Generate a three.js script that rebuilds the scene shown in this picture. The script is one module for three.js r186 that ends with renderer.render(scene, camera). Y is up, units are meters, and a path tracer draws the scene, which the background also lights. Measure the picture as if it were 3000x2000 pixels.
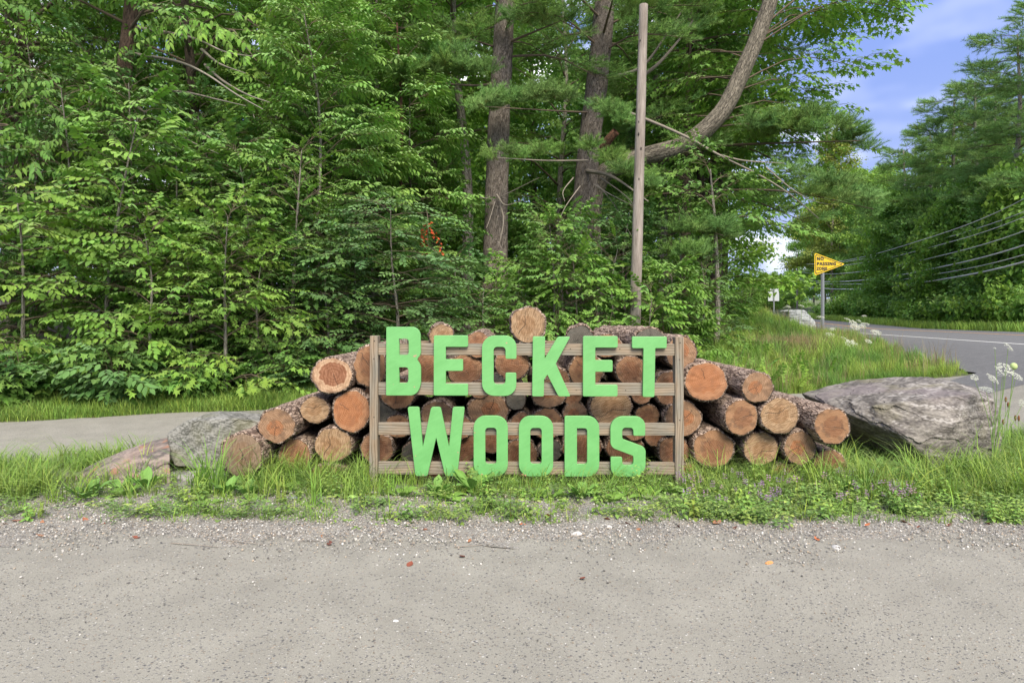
import * as THREE from 'three';
import { mergeGeometries } from 'three/addons/utils/BufferGeometryUtils.js';
import { RoundedBoxGeometry } from 'three/addons/geometries/RoundedBoxGeometry.js';
import { FontLoader } from 'three/addons/loaders/FontLoader.js';
import { TextGeometry } from 'three/addons/geometries/TextGeometry.js';
import { ConvexHull } from 'three/addons/math/ConvexHull.js';
import { createNoise2D, createNoise3D } from 'simplex-noise';

// ---------------------------------------------------------------- camera, sky, sun, exposure
const F = 1850, HZ = 935, EYE = 1.33;              // focal length and horizon row in photo pixels, eye height
const scene = new THREE.Scene();
const camera = new THREE.PerspectiveCamera(2 * Math.atan(1000 / F) * 180 / Math.PI, 1.5, 0.05, 900);
camera.position.set(0, EYE, 0);
camera.lookAt(0, EYE, -10);
camera.setViewOffset(3000, 2000, 0, 1000 - HZ, 3000, 2000);
const renderer = new THREE.WebGLRenderer({ antialias: true });
renderer.toneMapping = THREE.LinearToneMapping;
renderer.toneMappingExposure = 1.7;
renderer.shadowMap.enabled = true;

const rng = (s) => () => { s |= 0; s = s + 0x6D2B79F5 | 0; let t = Math.imul(s ^ s >>> 15, 1 | s); t = t + Math.imul(t ^ t >>> 7, 61 | t) ^ t; return ((t ^ t >>> 14) >>> 0) / 4294967296; };
const n2 = createNoise2D(rng(11)), n3 = createNoise3D(rng(12));
const clamp = (x, a = 0, b = 1) => Math.min(b, Math.max(a, x));
const lerp = (a, b, t) => a + (b - a) * t;
const ss = (a, b, x) => { const t = clamp((x - a) / (b - a)); return t * t * (3 - 2 * t); };
const fbm2 = (x, y, o = 4) => { let s = 0, a = .5; for (let i = 0; i < o; i++) { s += a * n2(x, y); x *= 2.03; y *= 2.03; a *= .5; } return s; };
const fbm3 = (x, y, z, o = 4) => { let s = 0, a = .5; for (let i = 0; i < o; i++) { s += a * n3(x, y, z); x *= 2.03; y *= 2.03; z *= 2.03; a *= .5; } return s; };

const sunDir = new THREE.Vector3(0.20, 0.82, 0.56).normalize();
const SKX = 18;
{ // a blue sky with broken thin cloud, the same all round
  const w = 1024, h = 512, data = new Float32Array(w * h * 4);
  for (let j = 0; j < h; j++) for (let i = 0; i < w; i++) {
    const th = (j + .5) / h * Math.PI - Math.PI / 2, ph = (i + .5) / w * 2 * Math.PI - Math.PI;   // row 0 is straight down
    const y = Math.sin(th), x = Math.cos(th) * Math.cos(ph), z = Math.cos(th) * Math.sin(ph);
    const e = Math.max(y, 0);
    const t = Math.pow(1 - e, 3.2);
    let r = lerp(.118, .39, t), g = lerp(.205, .455, t), b = lerp(.55, .62, t);
    const k = 1 / (e + .22), u = x * k, v = z * k;
    const c = fbm2(u * .9 + SKX, v * .9 + 5.7, 5) + .35 * fbm2(u * 2.2 + 9, v * 6 + 4, 4);
    const wisp = .09 * ss(-.15, .65, fbm2(u * 1.6 + v * 1.9 + 4, (v * .8 - u * .5) * 5 + 2, 6)), cov = clamp((.9 * ss(-.08, .62, c) + wisp) * (.35 + .65 * ss(.02, .3, e)), 0, 1);
    const cl = 1.55;
    r = lerp(r, cl * 1.02, cov); g = lerp(g, cl, cov); b = lerp(b, cl * .99, cov);
    const o = (j * w + i) * 4; data[o] = r; data[o + 1] = g; data[o + 2] = b; data[o + 3] = 1;
  }
  const sky = new THREE.DataTexture(data, w, h, THREE.RGBAFormat, THREE.FloatType);
  sky.mapping = THREE.EquirectangularReflectionMapping; sky.magFilter = sky.minFilter = THREE.LinearFilter; sky.needsUpdate = true;
  scene.background = sky; scene.environment = sky;
}
const sun = new THREE.DirectionalLight(new THREE.Color(1, .915, .77), 4.3);
sun.position.copy(sunDir).multiplyScalar(60); sun.target.position.set(0, 0, -12);
sun.castShadow = true; sun.shadow.radius = 60; sun.shadow.mapSize.set(4096, 4096);
Object.assign(sun.shadow.camera, { left: -45, right: 45, top: 45, bottom: -45, near: 1, far: 160 });
scene.add(sun, sun.target);

// ---------------------------------------------------------------- helpers
const V = (x, y, z) => new THREE.Vector3(x, y, z);
const UP = V(0, 1, 0);
const srgb = (r, g, b) => new THREE.Color().setRGB(r / 255, g / 255, b / 255, THREE.SRGBColorSpace);
const used = {};
const numbered = (n) => { const k = used[n] = (used[n] ?? -1) + 1; return k ? `${n}_${String(k).padStart(3, '0')}` : n; };
function tag(o, label, category, group) { o.userData.label = label; o.userData.category = category; if (group) o.userData.group = group; return o; }
function thing(name, label, category, pos = [0, 0, 0], group) {
  const g = new THREE.Group(); g.name = numbered(name); g.position.set(...pos); scene.add(g); return tag(g, label, category, group);
}
function mesh(name, geo, mat, parent) {
  const m = new THREE.Mesh(geo, mat); m.name = parent ? name : numbered(name); m.castShadow = m.receiveShadow = true; (parent ?? scene).add(m); return m;
}
function struct(name, geo, mat) { const m = mesh(name, geo, mat); m.userData.kind = 'structure'; return m; }
function copyOf(o, label, group) { const c = o.clone(); c.name = numbered(o.name.replace(/_\d{3}$/, '')); c.userData = { ...o.userData }; if (label) c.userData.label = label; if (group) c.userData.group = group; scene.add(c); return c; }
function instanced(name, geo, mat, list, parent, stuff) {   // list of { m: Matrix4, c: Color }
  const im = new THREE.InstancedMesh(geo, mat, list.length);
  list.forEach((e, i) => { im.setMatrixAt(i, e.m); im.setColorAt(i, e.c); });
  im.name = parent ? name : numbered(name); im.castShadow = im.receiveShadow = true; (parent ?? scene).add(im);
  if (stuff) im.userData.kind = 'stuff';
  return im;
}
const P = (px, py, d) => V((px - 1500) / F * d, EYE - (py - HZ) / F * d, -d);       // a photo pixel at a known depth

// ---------------------------------------------------------------- lie of the land (x right, d metres ahead)
const curve1 = (pts) => (x) => { if (x <= pts[0][0]) return pts[0][1]; for (let i = 1; i < pts.length; i++) if (x <= pts[i][0]) { const [a, b] = pts[i - 1], [c, e] = pts[i]; return lerp(b, e, ss(0, 1, (x - a) / (c - a)) * .5 + .5 * (x - a) / (c - a)); } return pts[pts.length - 1][1]; };
const laneFar = curve1([[-16, 5.6], [-12, 6.5], [-7, 8.1], [-4.2, 9.2], [0, 10.3], [4.6, 11.2], [6.2, 11.5], [7.1, 11.1], [7.65, 10.3], [8.4, 9.6], [12, 9.2], [18, 8.6]]);
const laneNear = curve1([[-16, 3.9], [-12, 4.3], [-6, 5.45], [-4, 6.0], [-2, 7.0], [2, 7.5], [4.2, 7.2], [5.5, 6.6], [8, 5.9], [18, 4.6]]);
const roadEdge = (x) => 3.92 + .05 * n2(x * 1.3, 3) + .03 * n2(x * 4, 8);
const lateral = (x, d) => x - .23 * d;                 // distance across to the highway's axis
function H(x, d) {
  const s = lateral(x, d);
  const ramp = .78 * ss(2.8, 7.3, s) + .022 * Math.max(0, d - 36) * ss(3, 9, s);
  const e = Math.max(0, d - laneFar(x) - .3);
  const bank = (.082 * e + .12 * ss(0, 2.5, e)) * (1 - ss(4.2, 6.9, s)) * ss(-2, 10, d);
  const cap = Math.min(bank, 4.5 + .01 * d) * 1;
  const far = .06 * Math.max(0, s - 17) * ss(17, 26, s);
  return Math.max(ramp, cap) * (1 - ss(0, 1, 0)) + far + .0 * d;
}
const onTrack = (x, d) => d < roadEdge(x);
const onLane = (x, d) => x > -16 && x < 11 && d > laneNear(x) && d < laneFar(x);
const apronNear = (x) => Math.min(laneFar(x), 60), grassTip = curve1([[4.6, 11.1], [6.6, 10.7], [8.2, 10.3]]);
const apronLeft = (d) => curve1([[8.8, 5.8], [10.2, 6.6], [10.35, 7.65], [11.4, 7.95], [12.8, 8.35], [15.2, 9.25], [18.4, 10.55], [24, 12.75], [40, 16.5], [120, 35]])(d) + .12 * n2(d * 1.7, 5);
const onAsphalt = (x, d) => (d > 8.8 && x > apronLeft(d) && lateral(x, d) < 15.2 && (x > 7.6 || d < laneFar(x)));
const bumps = (x, d) => .05 * fbm2(x * .6, d * .6, 3) * ss(9, 14, d) + .018 * fbm2(x * 2.6, d * 2.6, 3);
const ground = (x, d) => H(x, d) + ((onTrack(x, d) || onLane(x, d) || onAsphalt(x, d)) ? 0 : bumps(x, d));
function hit(px, py) { let d = 2; for (; d < 200; d += .02) { const p = P(px, py, d); if (p.y <= ground(p.x, d)) return p; } return P(px, py, d); }
const onGround = (x, d, lift = 0) => V(x, ground(x, d) + lift, -d);
const gpx = (px, d, lift = 0) => onGround((px - 1500) / F * d, d, lift);             // the ground under a photo column at a depth

// ---------------------------------------------------------------- textures
function tex(w, h, fn, colour = true) {
  const data = new Uint8Array(w * h * 4);
  for (let j = 0; j < h; j++) for (let i = 0; i < w; i++) { const c = fn(i / w, j / h, i, j), o = (j * w + i) * 4; data[o] = clamp(c[0], 0, 255); data[o + 1] = clamp(c[1], 0, 255); data[o + 2] = clamp(c[2], 0, 255); data[o + 3] = 255; }
  return fin(data, w, h, colour);
}
function fin(data, w, h, colour) {
  const t = new THREE.DataTexture(data, w, h); t.wrapS = t.wrapT = THREE.RepeatWrapping; t.magFilter = t.minFilter = THREE.LinearFilter;
  if (colour) t.colorSpace = THREE.SRGBColorSpace; t.needsUpdate = true; return t;
}
const wrapN = (u, v, f, o = 3, s = 0) => {            // tileable noise, by walking a torus
  const a = u * 2 * Math.PI, b = v * 2 * Math.PI, r = f / (2 * Math.PI);
  return fbm3(Math.cos(a) * r + s, Math.sin(a) * r + Math.cos(b) * r * .7, Math.sin(b) * r + s * 1.7, o);
};
// loose stone and stone dust: a matrix with little stones of many tones
function stones(size, metres, count, rMin, rMax, matrix, tones, seed, spread = 12) {
  const R = rng(seed), col = new Uint8Array(size * size * 4), hgt = new Uint8Array(size * size * 4);
  for (let j = 0; j < size; j++) for (let i = 0; i < size; i++) {
    const o = (j * size + i) * 4, n = (R() - .5) * spread + 9 * wrapN(i / size, j / size, 9, 2, seed);
    col[o] = clamp(matrix[0] + n, 0, 255); col[o + 1] = clamp(matrix[1] + n, 0, 255); col[o + 2] = clamp(matrix[2] + n * .95, 0, 255); col[o + 3] = 255;
    const g = 70 + R() * 25; hgt[o] = hgt[o + 1] = hgt[o + 2] = g; hgt[o + 3] = 255;
  }
  for (let k = 0; k < count; k++) {
    const cx = R() * size, cy = R() * size, r = (rMin + (rMax - rMin) * R() ** 3) / metres * size, a = R() * 3.14, el = .55 + .45 * R();
    const tone = tones[Math.floor(R() * tones.length)], v = (R() - .5) * 26, ca = Math.cos(a), sa = Math.sin(a), rr = Math.ceil(r);
    for (let y = -rr; y <= rr; y++) for (let x = -rr; x <= rr; x++) {
      const p = (x * ca + y * sa) / r, q = (y * ca - x * sa) / (r * el), dd = p * p + q * q; if (dd > 1) continue;
      const o = ((((cy + y) | 0) + size) % size * size + ((((cx + x) | 0) + size) % size)) * 4;
      for (let c = 0; c < 3; c++) { col[o + c] = clamp(tone[c] + v, 0, 255); hgt[o + c] = clamp(120 + 120 * Math.sqrt(1 - dd), 0, 255); }
    }
  }
  return { map: fin(col, size, size, true), bump: fin(hgt, size, size, false) };
}
const tones = [[128, 125, 120], [98, 97, 96], [152, 149, 144], [188, 185, 178], [214, 211, 204], [170, 152, 130], [76, 75, 75], [160, 157, 150], [144, 129, 112]];
const roadT = stones(2048, 3.4, 90000, .0014, .0062, [128, 125, 115], [...tones.map((c) => c.map((v, k) => lerp(v * .8, [128, 125, 115][k], .4))), [112, 110, 104], [140, 137, 127], [122, 119, 110], [98, 97, 95], [84, 84, 84]], 5, 26);
const gravelT = stones(1536, 2.2, 90000, .0018, .0075, [128, 124, 115], tones.map((c) => c.map((v, k) => lerp(v * .9, [134, 130, 121][k], .3))), 6, 24);
const asphaltT = stones(1024, 2.0, 22000, .002, .006, [90, 90, 90], [[80, 80, 81], [110, 110, 111], [126, 126, 126], [94, 94, 95]], 7, 18);
const mat = (o) => new THREE.MeshStandardMaterial({ roughness: .95, ...o });
const M = {
  road: mat({ map: roadT.map, bumpMap: roadT.bump, bumpScale: .004, vertexColors: true }),
  gravel: mat({ map: gravelT.map, bumpMap: gravelT.bump, bumpScale: .007, vertexColors: true }),
  asphalt: mat({ map: asphaltT.map, bumpMap: asphaltT.bump, bumpScale: .003, roughness: .9 }),
  soil: mat({ vertexColors: true }),
};

// ---------------------------------------------------------------- ground sheets
function sheet(pts, tri, uvScale, colour) {           // pts: Vector3[], tri: index list
  const g = new THREE.BufferGeometry(); const pos = [], uv = [], col = [];
  for (const p of pts) { pos.push(p.x, p.y, p.z); uv.push(p.x / uvScale, -p.z / uvScale); const c = colour ? colour(p.x, -p.z) : [1, 1, 1]; col.push(...c); }
  g.setAttribute('position', new THREE.Float32BufferAttribute(pos, 3)); g.setAttribute('uv', new THREE.Float32BufferAttribute(uv, 2)); g.setAttribute('color', new THREE.Float32BufferAttribute(col, 3));
  g.setIndex(tri); g.computeVertexNormals(); return g;
}
function loft(n, m, at) { // at(u, v) -> Vector3
  const pts = [], tri = [];
  for (let j = 0; j <= m; j++) for (let i = 0; i <= n; i++) pts.push(at(i / n, j / m));
  for (let j = 0; j < m; j++) for (let i = 0; i < n; i++) { const a = j * (n + 1) + i, b = a + 1, c = a + n + 1, d = c + 1; tri.push(a, b, d, a, d, c); }
  return [pts, tri];
}
{ // the land itself
  const axis = (a, b, fine0, fine1, fs, gs) => { const r = []; let x = fine0; while (x < fine1) { r.push(x); x += fs; } let st = fs; while (x < b) { r.push(x); st = Math.min(st * 1.09, gs); x += st; } r.push(b); x = fine0; st = fs; const l = []; while (x > a) { st = Math.min(st * 1.09, gs); x -= st; l.push(Math.max(x, a)); } return [...l.reverse(), ...r]; };
  const xs = axis(-260, 320, -8, 14, .13, 14), ds = axis(-40, 420, 3.2, 16, .12, 14);
  const pts = [], tri = [];
  for (const d of ds) for (const x of xs) {
    const under = onTrack(x, d) || onLane(x, d) || onAsphalt(x, d);
    pts.push(V(x, ground(x, d) - (under ? .05 : 0), -d));
  }
  const n = xs.length;
  for (let j = 0; j < ds.length - 1; j++) for (let i = 0; i < n - 1; i++) { const a = j * n + i; tri.push(a, a + 1, a + n + 1, a, a + n + 1, a + n); }
  const g = sheet(pts, tri, 2, (x, d) => {
    const woods = ss(1.2, 2.6, d - laneFar(x) + .5 * n2(x, d)) * (1 - ss(2.2, 3.4, x - .2 * (d - 11)));
    const m = .5 + .5 * n2(x * 1.9, d * 1.9), f = .8 + .4 * Math.abs(n2(x * 9, d * 9));
    const near = d < 6.5;
    const grass = [.075 + .03 * m, .09 + .03 * m, .035], litter = [.09 + .03 * m, .065 + .018 * m, .04], grav = [.18, .17, .155];
    const gv = near ? ss(.35, .7, m) * (1 - ss(5, 5.8, d)) : 0;
    return [0, 1, 2].map((k) => f * lerp(lerp(grass[k], litter[k], woods), grav[k], gv));
  });
  struct('ground', g, M.soil);
}
{
  const tint = (x, d) => { const k = 1 + .05 * fbm2(x * .5, d * .9, 3) + .05 * fbm2(x * .22 + 5, d * 2.4, 3) + .03 * n2(x * 2, d * 5); return [k, k, k * .99]; };
  let [p, t] = loft(180, 40, (u, v) => { const x = lerp(-15, 15, u), d = lerp(-6, roadEdge(x), v ** .6); return V(x, .012 + .006 * n2(x * .8, d), -d); });
  struct('dirt_road', sheet(p, t, 3.4, tint), M.road);
  [p, t] = loft(180, 14, (u, v) => { const x = lerp(-10, 10, u), d = lerp(3.74 + .12 * n2(x * 1.1, 9), 4.95 + .25 * n2(x * .9, 21), v); return V(x, .02 + .012 * n2(x * 3, d * 3) - .03 * ss(.85, 1, v) - .012 * ss(.15, 0, v), -d); });
  struct('gravel_verge', sheet(p, t, 2.2, tint), M.gravel);
  [p, t] = loft(200, 24, (u, v) => { const x = lerp(-16, 12, u), d = lerp(laneNear(x) + .1 * n2(x * 2, 5), laneFar(x) + .1 * n2(x * 2, 1), v); return V(x, H(x, d) + .012 - .025 * Math.abs(v - .5) ** 4 * 16 * .6, -d); });
  struct('gravel_lane', sheet(p, t, 3.4, tint), M.road);
  [p, t] = loft(60, 160, (u, v) => { const d = lerp(8.8, 130, v ** 2), a = apronLeft(d), x = lerp(a, 15.2 + .23 * d, u); return V(x, H(x, d) + .016, -d); });
  struct('asphalt_road', sheet(p, t, 2, null), M.asphalt);
  const lineMat = (c) => mat({ color: c, roughness: .8 });
  const strip = (s0, s1) => loft(2, 140, (u, v) => { const d = lerp(3, 125, v ** 1.6), x = lerp(s0, s1, u) + .23 * d; return V(x, H(x, d) + .021, -d); });
  [p, t] = strip(7.72, 7.86); struct('white_edge_line', sheet(p, t, 1, null), lineMat(srgb(200, 200, 196)));
  [p, t] = strip(12.2, 12.32); struct('yellow_centre_line', sheet(p, t, 1, null), lineMat(srgb(222, 160, 70)));
}
console.log('ground done');
// ---------------------------------------------------------------- wood, bark, rock materials
const grainT = (() => {
  const fn = (u, v) => { const w = v * 9 + 1.1 * wrapN(u, v, 1.5, 2, 3), k = Math.abs((w % 1 + 1) % 1 - .5) * 2, f = wrapN(u * 1, v, 3, 2, 8), g = n2(u * 16, v * 260); return [k, f, g]; };
  return {
    map: tex(1024, 256, (u, v) => { const [k, f, g] = fn(u, v), d = ss(.62, .98, k) * 34 + 10 * g + 16 * f; const warm = 12 * n2(u * 3, v * 2); return [(166 - d * 1.4 + warm * .7) * .8, (153 - d * 1.42) * .8, (134 - d * 1.45 - warm * .5) * .8]; }),
    bump: tex(1024, 256, (u, v) => { const [k, f, g] = fn(u, v), h = 170 - 70 * ss(.6, 1, k) + 30 * g; return [h, h, h]; }, false),
  };
})();
const paintT = (() => {                              // weathered paint: brush strokes, chalky patches, grime specks
  const f = (u, v) => { const a = u * .86 + v * .5, b = v * .86 - u * .5; return [n2(a * 7, b * 90), fbm2(u * 4, v * 4, 4), n2(u * 130, v * 130), fbm2(a * 3 + 7, b * 22, 3)]; };
  const o = { map: tex(1024, 1024, (u, v) => { const [s, p, k, w] = f(u, v), g = 2.2 * s + 7 * p + 3.5 * w - 26 * ss(.72, .95, k); return [101 + g * .9, 164 + g, 95 + g * .9]; }), bump: tex(1024, 1024, (u, v) => { const [s, p, k] = f(u, v), h = 130 + 30 * s + 20 * p - 50 * ss(.72, .95, k); return [h, h, h]; }, false) };
  return o;
})();
const poleT = tex(1024, 256, (u, v) => { const k = n2(u * 5, v * 46), f = n2(u * 22, v * 150), m = wrapN(u, v, 3, 3, 21), d = 26 * ss(.25, .8, k) + 9 * f + 26 * m; return [138 - d * 1.3, 129 - d * 1.3, 120 - d * 1.3]; });
const barkFn = (sx, sy, seed) => (u, v) => {   // plates parted by cracks that run along the stem (v along)
  const wv = wrapN(u, v, 4, 2, seed) * 1.3, a = Math.abs(wrapN(u, v, 1, 1, seed + 2));
  const p = Math.abs(n3(Math.cos(u * 6.283) * sx + wv, Math.sin(u * 6.283) * sx, v * sy + wv + seed)), q = Math.abs(n3(Math.cos(u * 6.283) * sx * 2.1, Math.sin(u * 6.283) * sx * 2.1 + wv, v * sy * 2.3 + seed * 2));
  return [Math.min(p * 1.25, q * 1.6), a];
};
function barkTex(sx, sy, seed, hi, lo) {
  const f = barkFn(sx, sy, seed);
  return {
    map: tex(512, 1024, (u, v) => { const [k] = f(u, v), t = ss(.03, .36, k), n = 10 * n2(u * 50, v * 60), m = 16 * n2(u * 7, v * 6); return [0, 1, 2].map((c) => lerp(lo[c], hi[c], t) + n + m); }),
    bump: tex(512, 1024, (u, v) => { const [k] = f(u, v), h = 40 + 200 * ss(.02, .4, k); return [h, h, h]; }, false),
  };
}
const logBarkT = barkTex(2.7, 4.4, 3, [150, 131, 116], [74, 57, 46]);
const pineBarkT = barkTex(5, 7, 9, [138, 128, 118], [72, 64, 58]);
const greyBarkT = barkTex(1.6, 3.5, 15, [156, 150, 138], [88, 83, 75]);
const barkMat = (t, s, extra = {}) => mat({ map: t.map, bumpMap: t.bump, bumpScale: s, ...extra });
Object.assign(M, {
  wood: mat({ map: grainT.map, bumpMap: grainT.bump, bumpScale: .0015, roughness: .85 }),
  logBark: barkMat(logBarkT, .010), pineBark: barkMat(pineBarkT, .02), greyBark: barkMat(greyBarkT, .008),
  darkBark: barkMat(pineBarkT, .014, { color: srgb(176, 164, 150) }), redBark: barkMat(pineBarkT, .014, { color: srgb(250, 196, 170) }),
  deadBranch: mat({ color: srgb(128, 120, 109) }), twig: mat({ color: srgb(92, 80, 66) }),
  pole: mat({ map: poleT, bumpMap: grainT.bump, bumpScale: .003 }),
  green: new THREE.MeshPhysicalMaterial({ map: paintT.map, bumpMap: paintT.bump, bumpScale: .0012, roughness: .5, clearcoat: .2, clearcoatRoughness: .35 }),
  chip: mat({ color: srgb(176, 136, 116) }), steel: mat({ color: srgb(126, 130, 134), metalness: .6, roughness: .5 }),
  screw: mat({ color: srgb(52, 48, 46), metalness: .5, roughness: .6 }), rock: mat({ vertexColors: true, roughness: .85 }),
  yellow: mat({ color: srgb(206, 172, 10), roughness: .5 }), black: mat({ color: srgb(34, 32, 28), roughness: .6 }), alu: mat({ color: srgb(176, 182, 184), metalness: .4, roughness: .55 }),
  cable: mat({ color: srgb(66, 66, 70) }), cable2: mat({ color: srgb(186, 187, 190) }),
});
// sawn log ends: rings, heartwood, saw strokes, drying cracks
function endTex(seed, o) {
  const R = rng(seed), cx = .5 + (R() - .5) * .12, cy = .5 + (R() - .5) * .12, saw = o.sawAngle ?? R() * 3.14, cr = [];
  for (let i = 0; i < (o.cracks ?? 3); i++) cr.push([R() * 6.283, .25 + R() * .6, .008 + R() * .012]);
  const fn = (u, v) => {
    const x = u - cx, y = v - cy, r = Math.hypot(x, y) * 2, a = Math.atan2(y, x);
    const rr = r * (1 + .06 * n2(Math.cos(a) * 1.5 + seed, Math.sin(a) * 1.5)) + .015 * n2(u * 6 + seed, v * 6);
    const ring = .5 + .5 * Math.sin(rr * (o.rings ?? 60)), heart = 1 - ss(o.heart - .05, o.heart + .06, rr + .04 * n2(Math.cos(a) * 3, Math.sin(a) * 3 + seed));
    const sl = n2((x * Math.cos(saw) + y * Math.sin(saw)) * 46 + seed, (y * Math.cos(saw) - x * Math.sin(saw)) * 3.5) + .5 * n2((x * Math.cos(saw) + y * Math.sin(saw)) * 110, seed + y);
    let c = 0; for (const [ca, cl, cw] of cr) { const da = Math.abs(Math.atan2(Math.sin(a - ca - .1 * n2(r * 4, ca)), Math.cos(a - ca - .1 * n2(r * 4, ca)))) * r; if (r < cl) c = Math.max(c, 1 - ss(cw * .3, cw, da)); }
    return { ring, heart, sl, c, r, patch: fbm2(u * 3.2 + seed * 3, v * 3.2, 4), spec: n2(u * 70, v * 70 + seed) };
  };
  return {
    map: tex(448, 448, (u, v) => {
      const q = fn(u, v), out = [];
      for (let k = 0; k < 3; k++) {
        let c = lerp(o.sap[k], o.core[k], q.heart * .85);
        c += (q.ring - .5) * (o.ringAmp ?? 18) + q.sl * (o.sawAmp ?? 14) * 1.5; c *= 1 - .3 * ss(.86, .99, q.r) * (.5 + .5 * q.patch * 2);
        c = lerp(c, o.stain[k], ss(.05, .5, q.patch) * (o.stainAmt ?? .5));
        c += ss(.4, .8, q.spec) * ((o.speck ?? 18) + 8) - ss(.35, .8, -q.spec) * 16;
        c = lerp(c, 38 - k * 5, q.c * .85) * .85;
        out.push(c);
      }
      const av = (out[0] + out[1] + out[2]) / 3; return out.map((c) => lerp(av, c, .8));
    }),
    bump: tex(448, 448, (u, v) => { const q = fn(u, v), h = 150 + 45 * q.sl + 18 * (q.ring - .5) - 120 * q.c; return [h, h, h]; }, false),
  };
}
const endKinds = [
  { sap: [150, 120, 92], core: [142, 106, 74], stain: [120, 96, 74], heart: .5, cracks: 5, rings: 50, ringAmp: 6, speck: 36, sawAngle: 0 },          // weathered grey brown
  { sap: [205, 160, 118], core: [150, 84, 46], stain: [140, 84, 50], heart: .62, cracks: 1, rings: 40, stainAmt: .35 },                              // dark heart, pale sapwood
  { sap: [190, 124, 76], core: [184, 108, 56], stain: [160, 98, 58], heart: .7, cracks: 1, rings: 74, ringAmp: 22, sawAmp: 9 },                     // orange, clear rings
  { sap: [176, 136, 92], core: [164, 118, 72], stain: [128, 94, 62], heart: .5, cracks: 3, rings: 70, sawAngle: .9, sawAmp: 24, stainAmt: .35 },    // tan, saw strokes
  { sap: [168, 116, 76], core: [158, 98, 58], stain: [124, 82, 54], heart: .6, cracks: 1, rings: 60, sawAmp: 18, speck: 10 },                        // dark red brown
  { sap: [164, 120, 82], core: [176, 104, 54], stain: [120, 86, 60], heart: .42, cracks: 4, rings: 56, sawAmp: 12 },                                // brown with orange heart
  { sap: [104, 96, 82], core: [92, 84, 70], stain: [80, 80, 66], heart: .4, cracks: 3, rings: 50, sawAmp: 10, speck: 20 },                          // grey, old
  { sap: [170, 118, 74], core: [148, 92, 52], stain: [112, 76, 50], heart: .55, cracks: 2, rings: 90, ringAmp: 20, sawAmp: 10 },                    // brown, fine rings
].map((o, i) => { const t = endTex(31 + i * 7, o); return mat({ map: t.map, bumpMap: t.bump, bumpScale: .003, roughness: .8 }); });

// ---------------------------------------------------------------- shape helpers
function tube(pts, rad, nl, nr, o = {}) {          // tapered stem along a curve; rad(t) metres; uv in metres
  const c = pts.getPointAt ? pts : new THREE.CatmullRomCurve3(pts, false, 'centripetal'), L = c.getLength();
  const fr = c.computeFrenetFrames(nl, false), pos = [], uv = [], idx = [], q = V(0, 0, 0);
  for (let i = 0; i <= nl; i++) {
    const t = i / nl, p = c.getPointAt(t), r = rad(t), N = fr.normals[i], B = fr.binormals[i];
    for (let j = 0; j <= nr; j++) {
      const a = j / nr * Math.PI * 2, ca = Math.cos(a), sa = Math.sin(a);
      const k = o.rough ? 1 + o.rough * fbm3(ca * 1.6 + (o.seed ?? 0), sa * 1.6, t * L * (o.freq ?? 1.5), 3) : 1;
      q.copy(p).addScaledVector(N, ca * r * k).addScaledVector(B, sa * r * k); pos.push(q.x, q.y, q.z);
      uv.push(j / nr * (o.around ?? 1), t * L / (o.per ?? 1.2));
    }
  }
  for (let i = 0; i < nl; i++) for (let j = 0; j < nr; j++) { const a = i * (nr + 1) + j, b = a + nr + 1; idx.push(a, b, a + 1, b, b + 1, a + 1); }
  if (o.caps) for (const e of [0, nl]) { const ctr = pos.length / 3, p = c.getPointAt(e / nl); pos.push(p.x, p.y, p.z); uv.push(.5, .5); for (let j = 0; j < nr; j++) { const a = e * (nr + 1) + j; e ? idx.push(a, ctr, a + 1) : idx.push(a, a + 1, ctr); } }
  const g = new THREE.BufferGeometry(); g.setAttribute('position', new THREE.Float32BufferAttribute(pos, 3)); g.setAttribute('uv', new THREE.Float32BufferAttribute(uv, 2)); g.setIndex(idx); g.computeVertexNormals(); return g;
}
function plank(lx, ly, lz, along, off = 0) {          // a rounded board whose grain runs along its length
  const g = new RoundedBoxGeometry(lx, ly, lz, 2, .004), p = g.attributes.position, n = g.attributes.normal, uv = g.attributes.uv;
  for (let i = 0; i < p.count; i++) {
    const x = p.getX(i), y = p.getY(i), z = p.getZ(i), l = along === 'x' ? x : y, side = Math.abs(n.getZ(i)) > .5 ? (along === 'x' ? y : x) : z;
    uv.setXY(i, l / 1.3 + off, side / .22 + off * 3.3);
  }
  return g;
}
function rounded(pts) {                               // [x, y, radius] corners to a path
  const s = new THREE.Shape(), n = pts.length;
  pts.forEach(([x, y, r = 0], i) => {
    const a = pts[(i + n - 1) % n], b = pts[(i + 1) % n], da = Math.hypot(a[0] - x, a[1] - y), db = Math.hypot(b[0] - x, b[1] - y), k = Math.min(r, da * .49, db * .49);
    const p = [x + (a[0] - x) / da * k, y + (a[1] - y) / da * k], q = [x + (b[0] - x) / db * k, y + (b[1] - y) / db * k];
    i ? s.lineTo(...p) : s.moveTo(...p); if (k > 1e-4) s.bezierCurveTo(lerp(p[0], x, .55), lerp(p[1], y, .55), lerp(q[0], x, .55), lerp(q[1], y, .55), ...q);
  });
  s.closePath(); return s;
}

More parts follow.
